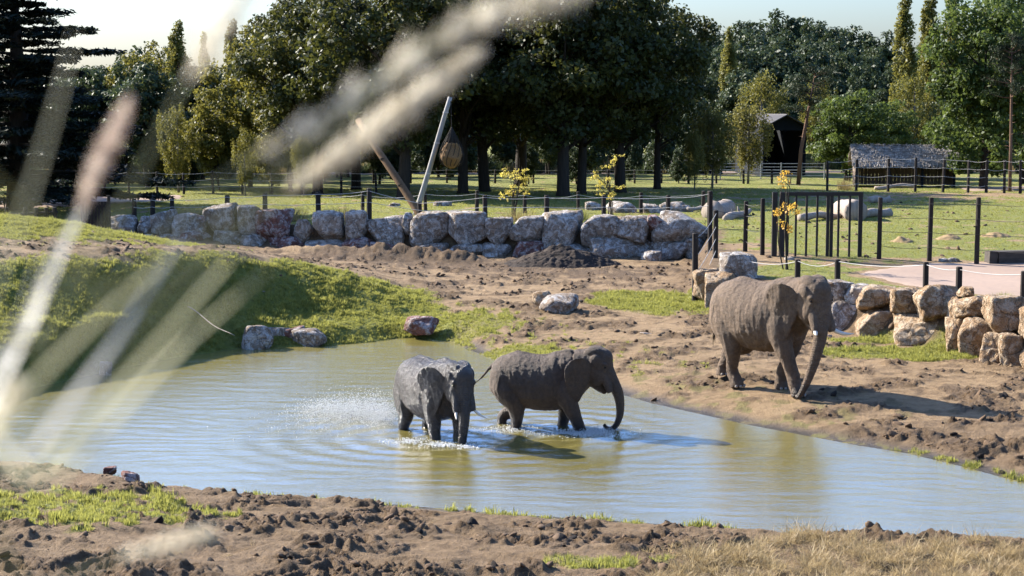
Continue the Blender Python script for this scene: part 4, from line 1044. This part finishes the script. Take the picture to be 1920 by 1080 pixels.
def proto_cedar(seed, h):
    rg = np.random.default_rng(seed); cl = []; mb = MB()
    mb.tube([(0, 0, -.3), (0, 0, 1.5), (.1, 0, h * .5), (0, 0, h)], [.62, .5, .33, .04], 10)
    for i in range(84):
        t = (i + rg.random() * .6) / 84; z = 1.3 + (h - 1.6) * t; L = (6.4 * (1 - t) ** .7 + .8) * rg.uniform(.45, 1.12); a = i * 2.4 + rg.normal() * .3
        d = np.array([math.cos(a), math.sin(a), 0]); e = d * L + np.array([0, 0, z + .10 * L - .028 * L * L])
        limb_tube(mb, (0, 0, z), e, .11 * (1 - t) + .05, .015, rg, .05, 6, 5)
        m_ = int(4 + L * 2.6)
        for q in range(m_):
            f = .22 + .78 * (q + rg.random()) / m_
            side = np.array([-d[1], d[0], 0]) * rg.normal() * .34 * L * (1.15 - f) ** .5 * .55
            p = d * L * f + side + np.array([0, 0, z + (.10 * L - .028 * L * L) * f + .05 - abs(rg.normal()) * .10])
            cl.append((*p, .62, .62, .16))
    return dict(trunk=mb.mesh('trunk'), crown=leaf_mesh('crown', cl, 46, .21, rg, up=.8, narrow=.30, out_bias=.25), bark=M['bark'], leaf=M['leaf_cedar'])
def proto_pine(seed, h, lean=.5, n=26, spread=1.5, dense=70):
    rg = np.random.default_rng(seed); cl = []; mb = MB()
    mb.tube([(0, 0, -.2), (lean * .15, 0, h * .3), (lean * .6, 0, h * .65), (lean, 0, h * .98)], [.15, .125, .09, .02], 8)
    for i in range(n):
        z = h * (.62 + .38 * rg.random()); a = rg.random() * 6.28; L = spread * rg.uniform(.4, 1.0) * (1.25 - .5 * z / h); x0 = lean * (z / h) ** 1.3
        e = np.array([x0 + math.cos(a) * L, math.sin(a) * L, z + .25]); limb_tube(mb, (x0, 0, z - .1), e, .035, .01, rg, .1, 4, 5)
        cl.append((*e, .48, .48, .24)); cl.append((*(e * .6 + np.array([x0, 0, z]) * .4), .36, .36, .2))
    for i in range(7):
        z = h * rg.uniform(.25, .6); a = rg.random() * 6.28; x0 = lean * (z / h) ** 1.3; limb_tube(mb, (x0, 0, z), (x0 + math.cos(a) * .5, math.sin(a) * .5, z + .05), .02, .006, rg, .2, 4, 4)
    return dict(trunk=mb.mesh('trunk'), crown=leaf_mesh('crown', cl, dense, .11, rg, up=.5, narrow=.2), bark=M['bark_pine'], leaf=M['leaf_pine'])
PR = {
    'oak': proto_broad(1, 13.5, 4.9, 3.3, 190, 110, .17, M['leaf_oak'], M['bark'], trunk_r=.40),
    'oak2': proto_broad(2, 14.5, 5.2, 3.9, 190, 110, .17, M['leaf_oak'], M['bark'], trunk_r=.34, stems=1, lean=.5),
    'olive': proto_broad(3, 11.0, 3.3, 1.9, 150, 110, .15, M['leaf_olive'], M['bark'], clump=(.55, .95), trunk_r=.17),
    'olive2': proto_broad(4, 8.0, 2.5, 1.0, 120, 105, .13, M['leaf_olive'], M['bark'], clump=(.45, .8), trunk_r=.12, stems=3),
    'green': proto_broad(5, 6.2, 2.9, .8, 130, 105, .12, M['leaf_green'], M['bark'], clump=(.5, .85), trunk_r=.12, stems=3, flat=.6),
    'bigright': proto_broad(6, 14.0, 3.9, 1.2, 210, 110, .16, M['leaf_green'], M['bark'], clump=(.6, 1.1), trunk_r=.3),
    'far': proto_broad(7, 12.5, 3.6, 1.6, 110, 80, .24, M['leaf_far'], M['bark'], clump=(.8, 1.3), trunk_r=.25),
    'far2': proto_broad(8, 12.0, 3.2, 1.2, 100, 80, .24, M['leaf_far'], M['bark'], clump=(.7, 1.2), trunk_r=.25),
    'poplar': proto_poplar(9, 12.5, M['leaf_poplar']),
    'birch': proto_weeping(10, 5.4, M['leaf_birch']),
    'willow': proto_weeping(11, 7.0, M['leaf_olive'], 2.1, .14),
    'cedar': proto_cedar(12, 15.5),
    'pine': proto_pine(13, 7.4, 1.0, 24, 1.5),
    'pine2': proto_pine(14, 9.5, .2, 40, 2.2, 80),
}
for q in PR.values():
    q['trunk'].materials.append(q['bark']); q['crown'].materials.append(q['leaf'])
    q['trunk'].polygons.foreach_set('use_smooth', np.ones(len(q['trunk'].polygons), bool))
def tree(kind, name, label, px, Yd, h, wid=1.0, cat='tree', group=None, rz=None, dz=0):
    P = PR[kind]; x = XP(px, Yd); z = ground_z(x, Yd)
    top = max(v.co.z for v in P['crown'].vertices) if 'top' not in P else P['top']; P['top'] = top
    s = h / top
    r = empty(name, (x, Yd, z + dz), random.uniform(0, 6.28) if rz is None else rz, label, cat, group); r.scale = (s * wid, s * wid, s)
    link('trunk', P['trunk'], None, r); link('crown', P['crown'], None, r)
    return r
def topz(py, Yd): return H + Yd * (HOR - py) / F          # height of a tree top seen at row py
def tree_to(kind, name, label, px, py_top, Yd, wid=1.0, **k):
    return tree(kind, name, label, px, Yd, topz(py_top, Yd) - ground_z(XP(px, Yd), Yd), wid, **k)
OG = 'big oaks beyond the long wall'
for (kind, px, Yd, py, w, l) in [('oak', 596, 96, -20, .95, 'oak at the left end of the dark oak row'), ('oak2', 668, 104, -60, 1.0, 'oak behind the brown leaning pole'), ('oak', 756, 91, -75, 1.0, 'stout oak trunk rising left of the white pole'),
                              ('oak2', 868, 97, -80, 1.05, 'oak with a leaning trunk right of the hay net'), ('oak', 908, 100, -70, .9, 'straight slim oak just right of the leaning one'), ('oak', 1056, 94, -80, 1.0, 'stoutest oak trunk in the middle of the row'),
                              ('oak2', 1090, 97, -70, .95, 'oak close behind the stoutest trunk'), ('oak', 1163, 99, -45, .95, 'oak trunk above the second yellow sapling'), ('oak2', 1232, 103, -10, .85, 'oak at the right end of the dark oak row'),
                              ('oak', 976, 108, -60, 1.0, 'oak behind the first yellow sapling'), ('oak2', 545, 112, 20, .8, 'oak set back left of the oak row')]:
    tree_to(kind, 'oak_tree', l, px, py, Yd, w, group=OG)
LG = 'olive green trees left of the oaks'
for (kind, name, px, Yd, py, w, l) in [('olive', 'broadleaf_tree', 470, 106, 45, 1.0, 'tall olive green tree left of the oaks'), ('olive', 'broadleaf_tree', 545, 100, 60, .95, 'rounded olive green tree leaning on the oaks'), ('poplar', 'poplar_tree', 338, 118, 38, 1.0, 'slim pale poplar rising between cedar and olive trees'),
                                       ('poplar', 'poplar_tree', 440, 140, 36, .9, 'distant poplar tip behind the olive trees'), ('poplar', 'poplar_tree', 388, 145, 60, .7, 'thin distant poplar right of the pale poplar'), ('olive', 'broadleaf_tree', 280, 120, 75, .9, 'yellow green tree just right of the cedar'),
                                       ('willow', 'weeping_tree', 335, 98, 190, .9, 'drooping pale green tree with yellow tips above the far fence'), ('olive2', 'broadleaf_tree', 405, 101, 160, .95, 'bushy tree under the pale poplar'), ('willow', 'weeping_tree', 460, 94, 235, .75, 'small weeping tree with a pale trunk'),
                                       ('olive2', 'broadleaf_tree', 510, 97, 225, .8, 'low bushy tree at the foot of the olive trees'), ('olive2', 'broadleaf_tree', 300, 108, 150, .9, 'low tree in the gap beside the cedar'), ('birch', 'weeping_tree', 570, 93, 250, .7, 'small yellowish tree under the leftmost oak')]:
    tree_to(kind, name, l, px, py, Yd, w, group=LG)
tree_to('cedar', 'cedar_tree', 'huge dark cedar with flat tiers of branches', 36, -110, 80, 1.3, rz=.6)
tree_to('cedar', 'cedar_tree', 'second dark cedar behind the huge one, cut by the picture edge', -95, -60, 92, 1.0, rz=2.0)
BG = 'trees behind the barn and shelter'
for (kind, name, px, Yd, py, w, l) in [('birch', 'birch_tree', 1335, 104, 195, .95, 'yellow green birch left of the barn'), ('birch', 'birch_tree', 1402, 112, 190, 1.0, 'yellow green birch overlapping the barn wall'), ('birch', 'birch_tree', 1302, 101, 240, .7, 'small birch at the edge of the oak shade'),
                                       ('pine', 'pine_tree', 1496, 110, 120, 1.0, 'slim pine with a bare leaning trunk beside the barn'), ('green', 'bushy_tree', 1590, 116, 165, 1.0, 'bright green bushy tree between barn and shelter'), ('green', 'bushy_tree', 1655, 122, 185, .95, 'dark green bushy tree behind the shelter roof'),
                                       ('willow', 'weeping_tree', 1425, 135, 130, .95, 'weeping birch rising behind the barn roof'), ('willow', 'weeping_tree', 1535, 138, 145, .9, 'weeping birch right of the slim pine'), ('willow', 'weeping_tree', 1710, 132, 128, .95, 'weeping birch above the shelter roof'),
                                       ('poplar', 'poplar_tree', 1690, 150, -12, 1.0, 'tall pale poplar above the weeping birch'), ('poplar', 'poplar_tree', 1735, 152, -15, .95, 'tall pale poplar right of its twin'), ('poplar', 'poplar_tree', 1362, 150, 50, .9, 'lone poplar over the hillside wood left of the barn'),
                                       ('poplar', 'poplar_tree', 1775, 158, -8, .9, 'poplar half hidden by the large right-hand tree'), ('bigright', 'broadleaf_tree', 1842, 104, -30, .95, 'large leafy green tree right of the shelter'), ('bigright', 'broadleaf_tree', 1920, 112, -60, 1.0, 'leafy tree cut by the right picture edge'),
                                       ('pine2', 'pine_tree', 1893, 100, 60, .8, 'pine with a reddish bare trunk at the right edge'), ('green', 'bushy_tree', 1775, 118, 215, .9, 'low green bush tree behind the right end of the shelter')]:
    tree_to(kind, name, l, px, py, Yd, w, group=BG, rz=(.1 if kind == 'pine' else None))

# ------------------------------------------------------------------ scattered masses (grass, far wood, clods)
def scatter(name, pts, rot, scl, idx, protos, label, cat=None, kind='stuff'):
    me = mesh_np(name, pts, np.zeros((0, 3), np.int32))
    a = me.attributes.new('rot', 'FLOAT_VECTOR', 'POINT'); a.data.foreach_set('vector', np.asarray(rot, np.float32).ravel())
    a = me.attributes.new('scl', 'FLOAT_VECTOR', 'POINT'); a.data.foreach_set('vector', np.asarray(scl, np.float32).ravel())
    a = me.attributes.new('idx', 'INT', 'POINT'); a.data.foreach_set('value', np.asarray(idx, np.int32))
    col = bpy.data.collections.new(name + '_kinds')
    for i, p in enumerate(protos):
        o = bpy.data.objects.new('%s_kind_%02d' % (name, i), p); col.objects.link(o)
    o = bpy.data.objects.new(name, me); COL.objects.link(o)
    g = bpy.data.node_groups.new(name, 'GeometryNodeTree')
    g.interface.new_socket('Geometry', in_out='INPUT', socket_type='NodeSocketGeometry'); g.interface.new_socket('Geometry', in_out='OUTPUT', socket_type='NodeSocketGeometry')
    N = lambda t: g.nodes.new(t)
    gi, go, ci, ip = N('NodeGroupInput'), N('NodeGroupOutput'), N('GeometryNodeCollectionInfo'), N('GeometryNodeInstanceOnPoints')
    ci.inputs['Collection'].default_value = col; ci.inputs['Separate Children'].default_value = True; ci.inputs['Reset Children'].default_value = True
    def at(n_, t):
        q = N('GeometryNodeInputNamedAttribute'); q.data_type = t; q.inputs['Name'].default_value = n_; return q.outputs[0]
    L = g.links.new
    L(gi.outputs[0], ip.inputs['Points']); L(ci.outputs[0], ip.inputs['Instance']); ip.inputs['Pick Instance'].default_value = True
    L(at('idx', 'INT'), ip.inputs['Instance Index'])
    e2r = N('FunctionNodeEulerToRotation'); L(at('rot', 'FLOAT_VECTOR'), e2r.inputs[0]); L(e2r.outputs[0], ip.inputs['Rotation'])
    L(at('scl', 'FLOAT_VECTOR'), ip.inputs['Scale']); L(ip.outputs[0], go.inputs[0])
    md = o.modifiers.new('scatter', 'NODES'); md.node_group = g
    return tag(o, label, cat, None, kind)
def tuft(seed, n, h, spread, wid, mat, lean=.5):
    rg = np.random.default_rng(seed); V = []; Fc = []; lc = []
    for i in range(n):
        a = rg.random() * 6.28; r = spread * rg.random() ** .6; b = np.array([math.cos(a) * r, math.sin(a) * r, -.01]); hh = h * rg.uniform(.55, 1.15); d = np.array([math.cos(a + rg.normal() * .8), math.sin(a + rg.normal() * .8), 0]) * lean * hh * rg.random()
        s = np.array([-math.sin(a), math.cos(a), 0]) * wid
        k0 = len(V); V += [b - s, b + s, b + d * .35 + np.array([0, 0, hh * .6]) + s * .7, b + d * .35 + np.array([0, 0, hh * .6]) - s * .7, b + d + np.array([0, 0, hh])]
        Fc += [(k0, k0 + 1, k0 + 2, k0 + 3), (k0 + 3, k0 + 2, k0 + 4, k0 + 4)]; q = rg.random(); lc += [q] * 5
    me = bpy.data.meshes.new('tuft'); me.from_pydata([tuple(v) for v in V], [], [f[:3] if f[2] == f[3] else f for f in Fc]); me.update()
    me.materials.append(mat); at = me.attributes.new('lc', 'FLOAT', 'POINT'); at.data.foreach_set('value', np.array(lc, np.float32)); return me
def place(n, x0, x1, y0, y1, weight, rg):
    """random points in the fan u in x0..x1, Y in y0..y1, kept with probability weight(masks)"""
    Yr = y0 + (y1 - y0) * rg.random(n); u = x0 + (x1 - x0) * rg.random(n); Xr = u * Yr
    m_ = masks(Xr, Yr); keep = rg.random(n) < weight(m_, Xr, Yr) * (Yr / y1)
    Xr, Yr = Xr[keep], Yr[keep]; m_ = {a: b[keep] for a, b in m_.items()}
    return np.stack([Xr, Yr, height(Xr, Yr, m_)], 1), m_
rg = np.random.default_rng(99)
gt = [tuft(i, 16, .085, .075, .0055, M['grass'], .6) for i in range(4)] + [tuft(10 + i, 14, .16, .06, .006, M['grass'], .5) for i in range(2)]
P1, m1 = place(230000, -.36, .30, 42, 68, lambda m_, X, Y: np.clip(m_['g'] * (1 - m_['high']) * 1.1 - .08, 0, 1) * (m_['sp'] > .02), rg)
P2, m2 = place(60000, -.36, .36, 21.5, 34, lambda m_, X, Y: np.clip(m_['g'] * 1.2 - .15, 0, 1) * (m_['sp'] > .02), rg)
P3, m3 = place(90000, -.36, .36, 44, 105, lambda m_, X, Y: m_['g'] * m_['high'] * .9, rg)
P = np.concatenate([P1, P2, P3]); n = len(P)
ix = rg.integers(0, 4, n); tall = rg.random(n) < np.concatenate([np.full(len(P1), .05), np.full(len(P2), .25), np.full(len(P3), .02)]); ix[tall] = 4 + rg.integers(0, 2, tall.sum())
sc_ = rg.uniform(.6, 1.25, n) * np.concatenate([np.full(len(P1), .85), np.full(len(P2), .75), np.full(len(P3), .6)]) * (1 + .6 * np.concatenate([m1['n'], m2['n'], m3['n']]))
scatter('grass', P, np.stack([rg.normal(0, .15, n), rg.normal(0, .15, n), rg.random(n) * 6.28], 1), np.stack([sc_ * 1.2, sc_ * 1.2, sc_], 1), ix, gt, 'short green grass on the bank and paddock')
dt = [tuft(30 + i, 26, .11, .12, .0035, M['grass_dry'], 2.6) for i in range(5)]
P, m_ = place(52000, -.1, .38, 21.3, 31, lambda m_, X, Y: np.clip(m_['dry'] - .1, 0, 1) * (m_['sp'] > .05) * np.clip(.12 + m_['nf'] * 3.2, .02, 1), rg); n = len(P)
Pb, _ = place(9000, -.33, .33, 21.3, 62, lambda m_, X, Y: .25 * (m_['nf'] > .1) * (m_['sp'] > .1) * (1 - m_['high']), rg); P = np.concatenate([P, Pb]); n2 = len(P)
s_ = rg.uniform(.6, 1.3, n2); s_[n:] *= .5
scatter('dry_grass', P, np.stack([rg.normal(0, .35, n2), rg.normal(0, .35, n2), rg.random(n2) * 6.28], 1), np.stack([s_ * 1.2, s_ * 1.2, s_ * .8], 1), rg.integers(0, 5, n2), dt, 'matted pale dry grass on the near shore')
# clods of churned earth
M['soil_dry'] = mat_plain('dry_soil', (.105, .066, .037), .95, .5, 6)
cl = []
for i in range(5):
    q = rock_mesh('clod', (1, .85, .62), 700 + i, 2, sharp=7); q.materials.append(M['soil'] if i < 1 else M['soil_dry']); cl.append(q)
P, m_ = place(90000, -.34, .34, 21.5, 64, lambda m_, X, Y: np.clip(m_['rough'], 0, 1) * np.clip(m_['pt'] ** 1.3 * (.5 + 2 * m_['nf']), .025, 1) * (m_['sp'] > .15), rg); n = len(P)
u_, y_ = rg.uniform(.11, .30, 130), rg.uniform(56, 88, 130); X_ = u_ * y_; ok = poly_sdf(X_, y_, PATH) > .3; X_, y_ = X_[ok], y_[ok]
P = np.concatenate([P, np.stack([X_, y_, height(X_, y_) + .01], 1)]); n0 = n; n = len(P)
s_ = .025 + .16 * rg.random(n) ** 3.6; s_[n0:] = .06 + .16 * rg.random(n - n0) ** 2
scatter('clods', P, rg.random((n, 3)) * np.array([.8, .8, 6.28]), np.stack([s_ * rg.uniform(.8, 1.5, n), s_, s_ * rg.uniform(.6, 1, n)], 1), rg.integers(0, 5, n), cl, 'loose clods of churned dark mud')
# the wood on the hillside and behind the oaks, one mass
fp = []
for row, (Yd, pyt, px0, px1, step) in enumerate([(112, 130, -80, 300, 50), (122, 112, -80, 470, 52), (113, 262, 240, 640, 62), (115, 270, 640, 1290, 84), (121, 205, 560, 1290, 74), (126, 190, 250, 760, 80), (132, 175, 250, 1330, 62), (142, 120, 420, 1330, 70), (150, 150, 1290, 2050, 48), (165, 112, 1240, 2060, 46), (182, 92, 1240, 2060, 44), (200, 78, 1260, 2050, 42), (222, 62, 1280, 2040, 40), (150, 160, -200, 420, 55), (175, 118, -150, 600, 52)]):  # leading rows, behind the cedar, are added to shade the lawn under the oaks
    x = px0
    while x < px1:
        Yq = Yd + rg.normal() * 4; pyq = pyt + rg.normal() * 9 + (28 * math.sin(x / 85.0) if px0 > 1000 else 18 * math.sin(x / 60.0)); X_ = XP(x, Yq); z_ = ground_z(X_, Yq)
        fp.append((X_, Yq, z_ - .2, (topz(pyq, Yq) - z_) / 12.3)); x += step * rg.uniform(.7, 1.3)
fp = np.array(fp); n = len(fp)
def joined(P):
    bm = bmesh.new(); bm.from_mesh(P['trunk']); nf = len(bm.faces); bm.from_mesh(P['crown']); bm.faces.ensure_lookup_table()
    for f in bm.faces[nf:]: f.material_index = 1
    me = bpy.data.meshes.new('far_tree'); bm.to_mesh(me); bm.free(); me.materials.append(P['bark']); me.materials.append(P['leaf']); return me
scatter('forest', fp[:, :3], np.stack([np.zeros(n), np.zeros(n), rg.random(n) * 6.28], 1), np.stack([np.minimum(fp[:, 3], 1.05) * rg.uniform(.75, 1.05, n)] * 2 + [fp[:, 3]], 1), rg.integers(0, 2, n), [joined(PR['far']), joined(PR['far2'])], 'dense dark wood rising behind the paddock')
# low scrub along the foot of the wood
sp_ = [tuft(60 + i, 60, .9, .5, .03, M['scrub'], .7) for i in range(2)] + [tuft(70 + i, 90, .9, .6, .05, M['leaf_far'], .8) for i in range(2)]
n = 1500; Yq = rg.uniform(127, 150, n); X_ = rg.uniform(-.36, .36, n) * Yq; ok = ~((X_ > 15) & (X_ < 26) & (Yq < 136)); X_, Yq = X_[ok], Yq[ok]; n = len(X_); zz = height(X_, Yq)
s_ = rg.uniform(.4, 1.2, n)
scatter('undergrowth', np.stack([X_, Yq, zz], 1), np.stack([np.zeros(n), np.zeros(n), rg.random(n) * 6.28], 1), np.stack([s_] * 3, 1), rg.integers(0, 4, n), sp_, 'tangled undergrowth at the foot of the wood')

# ------------------------------------------------------------------ saplings and shrubs
def sapling(label, px, by, Yd, py_top, lmat, seed, spread=.8, nl=26, group=None, lean=0.0, stems=4):
    rg = np.random.default_rng(seed); x = XP(px, Yd); z = ground_z(x, Yd); h = topz(py_top, Yd) - z
    root = empty('sapling', (x, Yd, z), 0, label, 'sapling', group)
    mb = MB(); cl = []
    for s_ in range(stems):
        a = rg.random() * 6.28; e = np.array([math.cos(a) * spread * .35 + lean, math.sin(a) * spread * .3, h * rg.uniform(.7, 1.0)]); limb_tube(mb, (rg.normal() * .05, rg.normal() * .05, -.1), e, .028, .006, rg, .06, 7, 5)
        for b in range(5):
            t = rg.uniform(.35, .95); a2 = rg.random() * 6.28; p = e * t; q = p + np.array([math.cos(a2) * spread * rg.uniform(.3, .8), math.sin(a2) * spread * .4, rg.uniform(.05, .4)]); limb_tube(mb, p, q, .011, .004, rg, .1, 4, 4)
            if rg.random() < .62:
                for w_ in range(3): cl.append((*(q + (p - q) * .15 * w_ + rg.normal(size=3) * .06), .15, .13, .09))
    mb.build('stems', M['bark'], root)
    link('leaves', leaf_mesh('leaves', cl, nl // 2, .045, rg, up=.2), lmat, root)
    return root
SG = 'young trees behind the boulder walls'
sapling('yellow-leaved sapling behind the long wall under the oaks', 962, 396, 72.5, 288, M['leaf_yellow'], 5, 1.0, 26, SG, .15, 5)
sapling('yellow-leaved sapling with bare twigs nearer the gate', 1145, 396, 73, 288, M['leaf_yellow'], 16, 1.0, 22, SG, -.1, 5)
sapling('amber-leaved sapling standing in front of the paddock gate', 1476, 492, 55.0, 320, M['leaf_amber'], 8, .62, 22, SG, .05, 4)
def shrub(label, px, by, Yd, w, h, mat, seed, group):
    x = XP(px, Yd); me = tuft(seed, 260, h, w * .5, .008, mat, .9)
    o = link('shrub', me, None, None); o.location = (x, Yd, ground_z(x, Yd)); o.scale = (1, .8, 1)
    return tag(o, label, 'shrub', group)
SB = 'dry shrubs behind the long wall'
for i, (px, w, h, mt, l) in enumerate([(975, 1.7, .55, 'scrub', 'wide dry brown shrub under the first yellow sapling'), (1052, 1.4, .6, 'scrub', 'dry brown shrub between the two yellow saplings'), (1085, .9, .5, 'grass', 'green weedy shrub left of the second yellow sapling'), (1180, 1.3, .4, 'scrub', 'low dry shrub among the pale rocks'),
                                       (640, 1.6, .7, 'scrub', 'dark scrubby shrub behind the middle of the long wall'), (545, 1.5, .7, 'scrub', 'scrubby shrub behind the red boulder of the wall'), (360, 1.5, .7, 'scrub', 'scrubby shrub behind the left part of the wall'), (460, 1.2, .6, 'scrub', 'small scrubby shrub among the wall posts')]):
    shrub(l, px, 398, 71.4 + (i % 3) * .5, w, h, M[mt], 80 + i, SB)
shrub('small weed growing at the edge of the pink path', 1885, 560, 46.5, .5, .35, M['grass'], 95, None)
shrub('pale dry bush at the left foot of the thatched shelter', 1583, 350, 102, 1.1, .7, M['scrub'], 96, None)

# ------------------------------------------------------------------ spray and foam round the waders
def drops(name, label, centers, n, seed, size=(.002, .009)):
    rg = np.random.default_rng(seed); V = []; Fc = []
    o8 = np.array([(1, 0, 0), (-1, 0, 0), (0, 1, 0), (0, -1, 0), (0, 0, 1), (0, 0, -1)], float); f8 = np.array([(0, 2, 4), (2, 1, 4), (1, 3, 4), (3, 0, 4), (2, 0, 5), (1, 2, 5), (3, 1, 5), (0, 3, 5)])
    for (c, s, share) in centers:
        for i in range(int(n * share)):
            p = np.array(c) + rg.normal(size=3) * np.array(s); p[2] = abs(p[2]) + .004
            V.append(o8 * rg.uniform(*size) * np.array([1.4, 1, 1]) + p); Fc.append(f8 + 6 * len(Fc))
    o = link(name, mesh_np(name, np.concatenate(V), np.concatenate(Fc)), M['foam']); return tag(o, label, None, None, 'stuff')
k = NT('white_water'); k.set((.80, .82, .82), .25, .5); k.b.inputs['Transmission Weight'].default_value = .35; M['foam'] = k.m
def W(px, py, z=0): return PZ(px, py, z)
drops('water_spray', 'fine white spray flying behind the wet elephant', [((*W(672, 778)[:2], .0), (.38, .5, .20), .42), ((*W(610, 772)[:2], .0), (.35, .5, .12), .22), ((*W(715, 790)[:2], .0), (.18, .4, .22), .22), ((*W(1120, 812)[:2], 0), (.22, .25, .05), .10)], 13000, 3)
drops('foam', 'flecks of foam on the stirred water round the wading elephants', [((*W(px, py)[:2], 0), (sx, sy, .008), f) for px, py, sx, sy, f in ((1100, 812, .35, .25, .22), (960, 805, .30, .22, .12), (1050, 812, .25, .2, .12), (760, 828, .22, .15, .12), (830, 834, .25, .14, .14), (880, 838, .15, .12, .08), (650, 785, .8, .9, .20))], 3600, 4, (.004, .013))

# ------------------------------------------------------------------ fountain grass growing on the bank right beside the lens
def plume_mesh(L, r, rg, n=340, w=.0007):
    V = []; Fc = []; lc = []
    for i in range(n):
        t = rg.random(); a = rg.random() * 6.28; rr = r * math.sin(math.pi * min(.97, .08 + .9 * t)) ** .6; l = rr * rg.uniform(.8, 1.4)
        b = np.array([0, 0, L * t]); d = np.array([math.cos(a) * .8, math.sin(a) * .8, .75]) * l; s = np.array([-math.sin(a), math.cos(a), 0]) * w
        k0 = len(V); V += [b - s, b + s, b + d * .6 + s * 1.4, b + d * .6 - s * 1.4, b + d]; Fc += [(k0, k0 + 1, k0 + 2, k0 + 3), (k0 + 3, k0 + 2, k0 + 4)]; lc += [rg.random()] * 5
    me = bpy.data.meshes.new('plume'); me.from_pydata([tuple(v) for v in V], [], Fc); me.update(); at = me.attributes.new('lc', 'FLOAT', 'POINT'); at.data.foreach_set('value', np.array(lc, np.float32)); return me
def ribbon(pts, w, bow=.25):
    P_ = crom(pts, 6); n_ = len(P_); V = []; Fc = []
    for i, p in enumerate(P_):
        t = P_[min(i + 1, n_ - 1)] - P_[max(i - 1, 0)]; t /= np.linalg.norm(t); s = np.cross(t, np.array([0, 1., .2])); s /= np.linalg.norm(s); nn = np.cross(s, t)
        f = i / (n_ - 1); ww = w * (1 - f ** 3) * (.12 + .88 * min(1, f * 1.7)) + .0002
        V += [p - s * ww, p + nn * ww * bow, p + s * ww]
    for i in range(n_ - 1):
        a = i * 3; Fc += [(a, a + 1, a + 4, a + 3), (a + 1, a + 2, a + 5, a + 4)]
    return mesh_np('blade', np.array(V), np.array(Fc), {'lc': np.full(len(V), .3 + .5 * random.random())})
rg = np.random.default_rng(5)
FG = 'blurred fountain grass stalks close to the viewer'
def stalk(label, path, Yd, plume=None, pmat='plume', bmat='reed', w=.004, r=.011, cat='grass stalk', n=340):
    """path: photo points from the root upward; the plume grows along the last stretch"""
    pts = [PY(px, py, Yd * (1 - .45 * (1 - i / len(path)) ** 1.5)) for i, (px, py, dy) in enumerate(path)]
    root_p = pts[0].copy(); gz = ground_z(root_p[0], root_p[1]); rp = np.array([root_p[0] - .03, root_p[1] + .05, gz])
    root = tag(empty('fountain_grass', tuple(rp), 0, label, cat, FG), kind='thing')
    line = [np.zeros(3), (pts[0] - rp) * .55 + np.array([-.004, .01, .0])] + [p - rp for p in pts]
    if plume:
        a, b = PY(*plume[0], Yd) - rp, PY(*plume[1], Yd) - rp; L = np.linalg.norm(b - a)
        line.append(a); mb = MB(); c_ = crom(line + [b], 5); mb.tube(list(c_), .0009, 5); mb.build('stem', M[bmat], root)
        o = link('plume', plume_mesh(L, r, rg, n), M[pmat], root); o.location = a; o.rotation_euler = Vector(b - a).to_track_quat('Z', 'Y').to_euler()
    else:
        link('blade', ribbon(line, w), M[bmat], root)
stalk('widest pale plume slanting across the dark oaks', [(-250, 1130, 0), (120, 760, 0), (400, 480, 0)], .92, ((540, 362), (905, 95)), r=.0125, n=420)
stalk('faint pale plume above the widest one', [(-260, 1000, 0), (80, 660, 0), (330, 420, 0)], .72, ((470, 300), (980, -20)), r=.0115, n=120)
stalk('pink-tipped plume standing in front of the cedar', [(-260, 1230, 0), (-40, 780, 0), (50, 600, 0), (105, 470, 0)], .95, ((148, 395), (243, 185)), 'plume_pink', 'reed_pale', r=.0085, n=330)
stalk('bright white blade below the pink-tipped plume', [(-320, 1230, 0), (-80, 860, 0), (40, 640, 0), (112, 480, 0), (165, 370, 0)], 1.0, None, bmat='reed_pale', w=.0046)
stalk('pale blade at the left edge beside the white blade', [(-340, 1230, 0), (-110, 860, 0), (-15, 700, 0), (45, 570, 0), (75, 470, 0)], .85, None, bmat='reed_pale', w=.0018)
stalk('green blade crossing the grassy bank', [(-330, 1150, 0), (-60, 850, 0), (130, 650, 0), (290, 505, 0), (340, 460, 0)], .8, None, w=.0011)
stalk('pale straw blade slanting over the middle of the bank', [(-230, 1230, 0), (60, 850, 0), (210, 650, 0), (310, 490, 0), (350, 430, 0)], .9, None, bmat='reed_pale', w=.0018)
stalk('broad green blade slanting over the bank', [(-260, 1230, 0), (60, 900, 0), (290, 650, 0), (420, 500, 0), (470, 455, 0)], .85, None, w=.0014)
stalk('lowest straw-coloured blade over the bank above the water', [(-240, 1230, 0), (100, 900, 0), (320, 670, 0), (440, 560, 0), (510, 500, 0)], .82, None, bmat='reed', w=.0014)
stalk('short pale tuft at the left edge by the water', [(-260, 1150, 0), (-120, 960, 0), (-50, 860, 0)], .8, ((-20, 830), (40, 715)), r=.008, n=120)
stalk('pale plume lying across the near mud', [(-200, 1200, 0), (60, 1110, 0)], .8, ((225, 1045), (410, 1000)), r=.0075, n=130)
stalk('thin pale plume against the sky between the treetops', [(-240, 1000, 0), (60, 640, 0), (230, 380, 0)], .75, ((350, 150), (470, -30)), r=.008, n=120)
stalk('dim dark blade in front of the cedar trunk', [(-300, 1100, 0), (-90, 700, 0), (40, 400, 0), (110, 180, 0), (140, 60, 0)], .72, None, w=.0009)
stalk('faint plume at the top edge above the oaks', [(-200, 1000, 0), (260, 560, 0), (600, 260, 0)], .68, ((840, 60), (1190, -60)), r=.010, n=150)
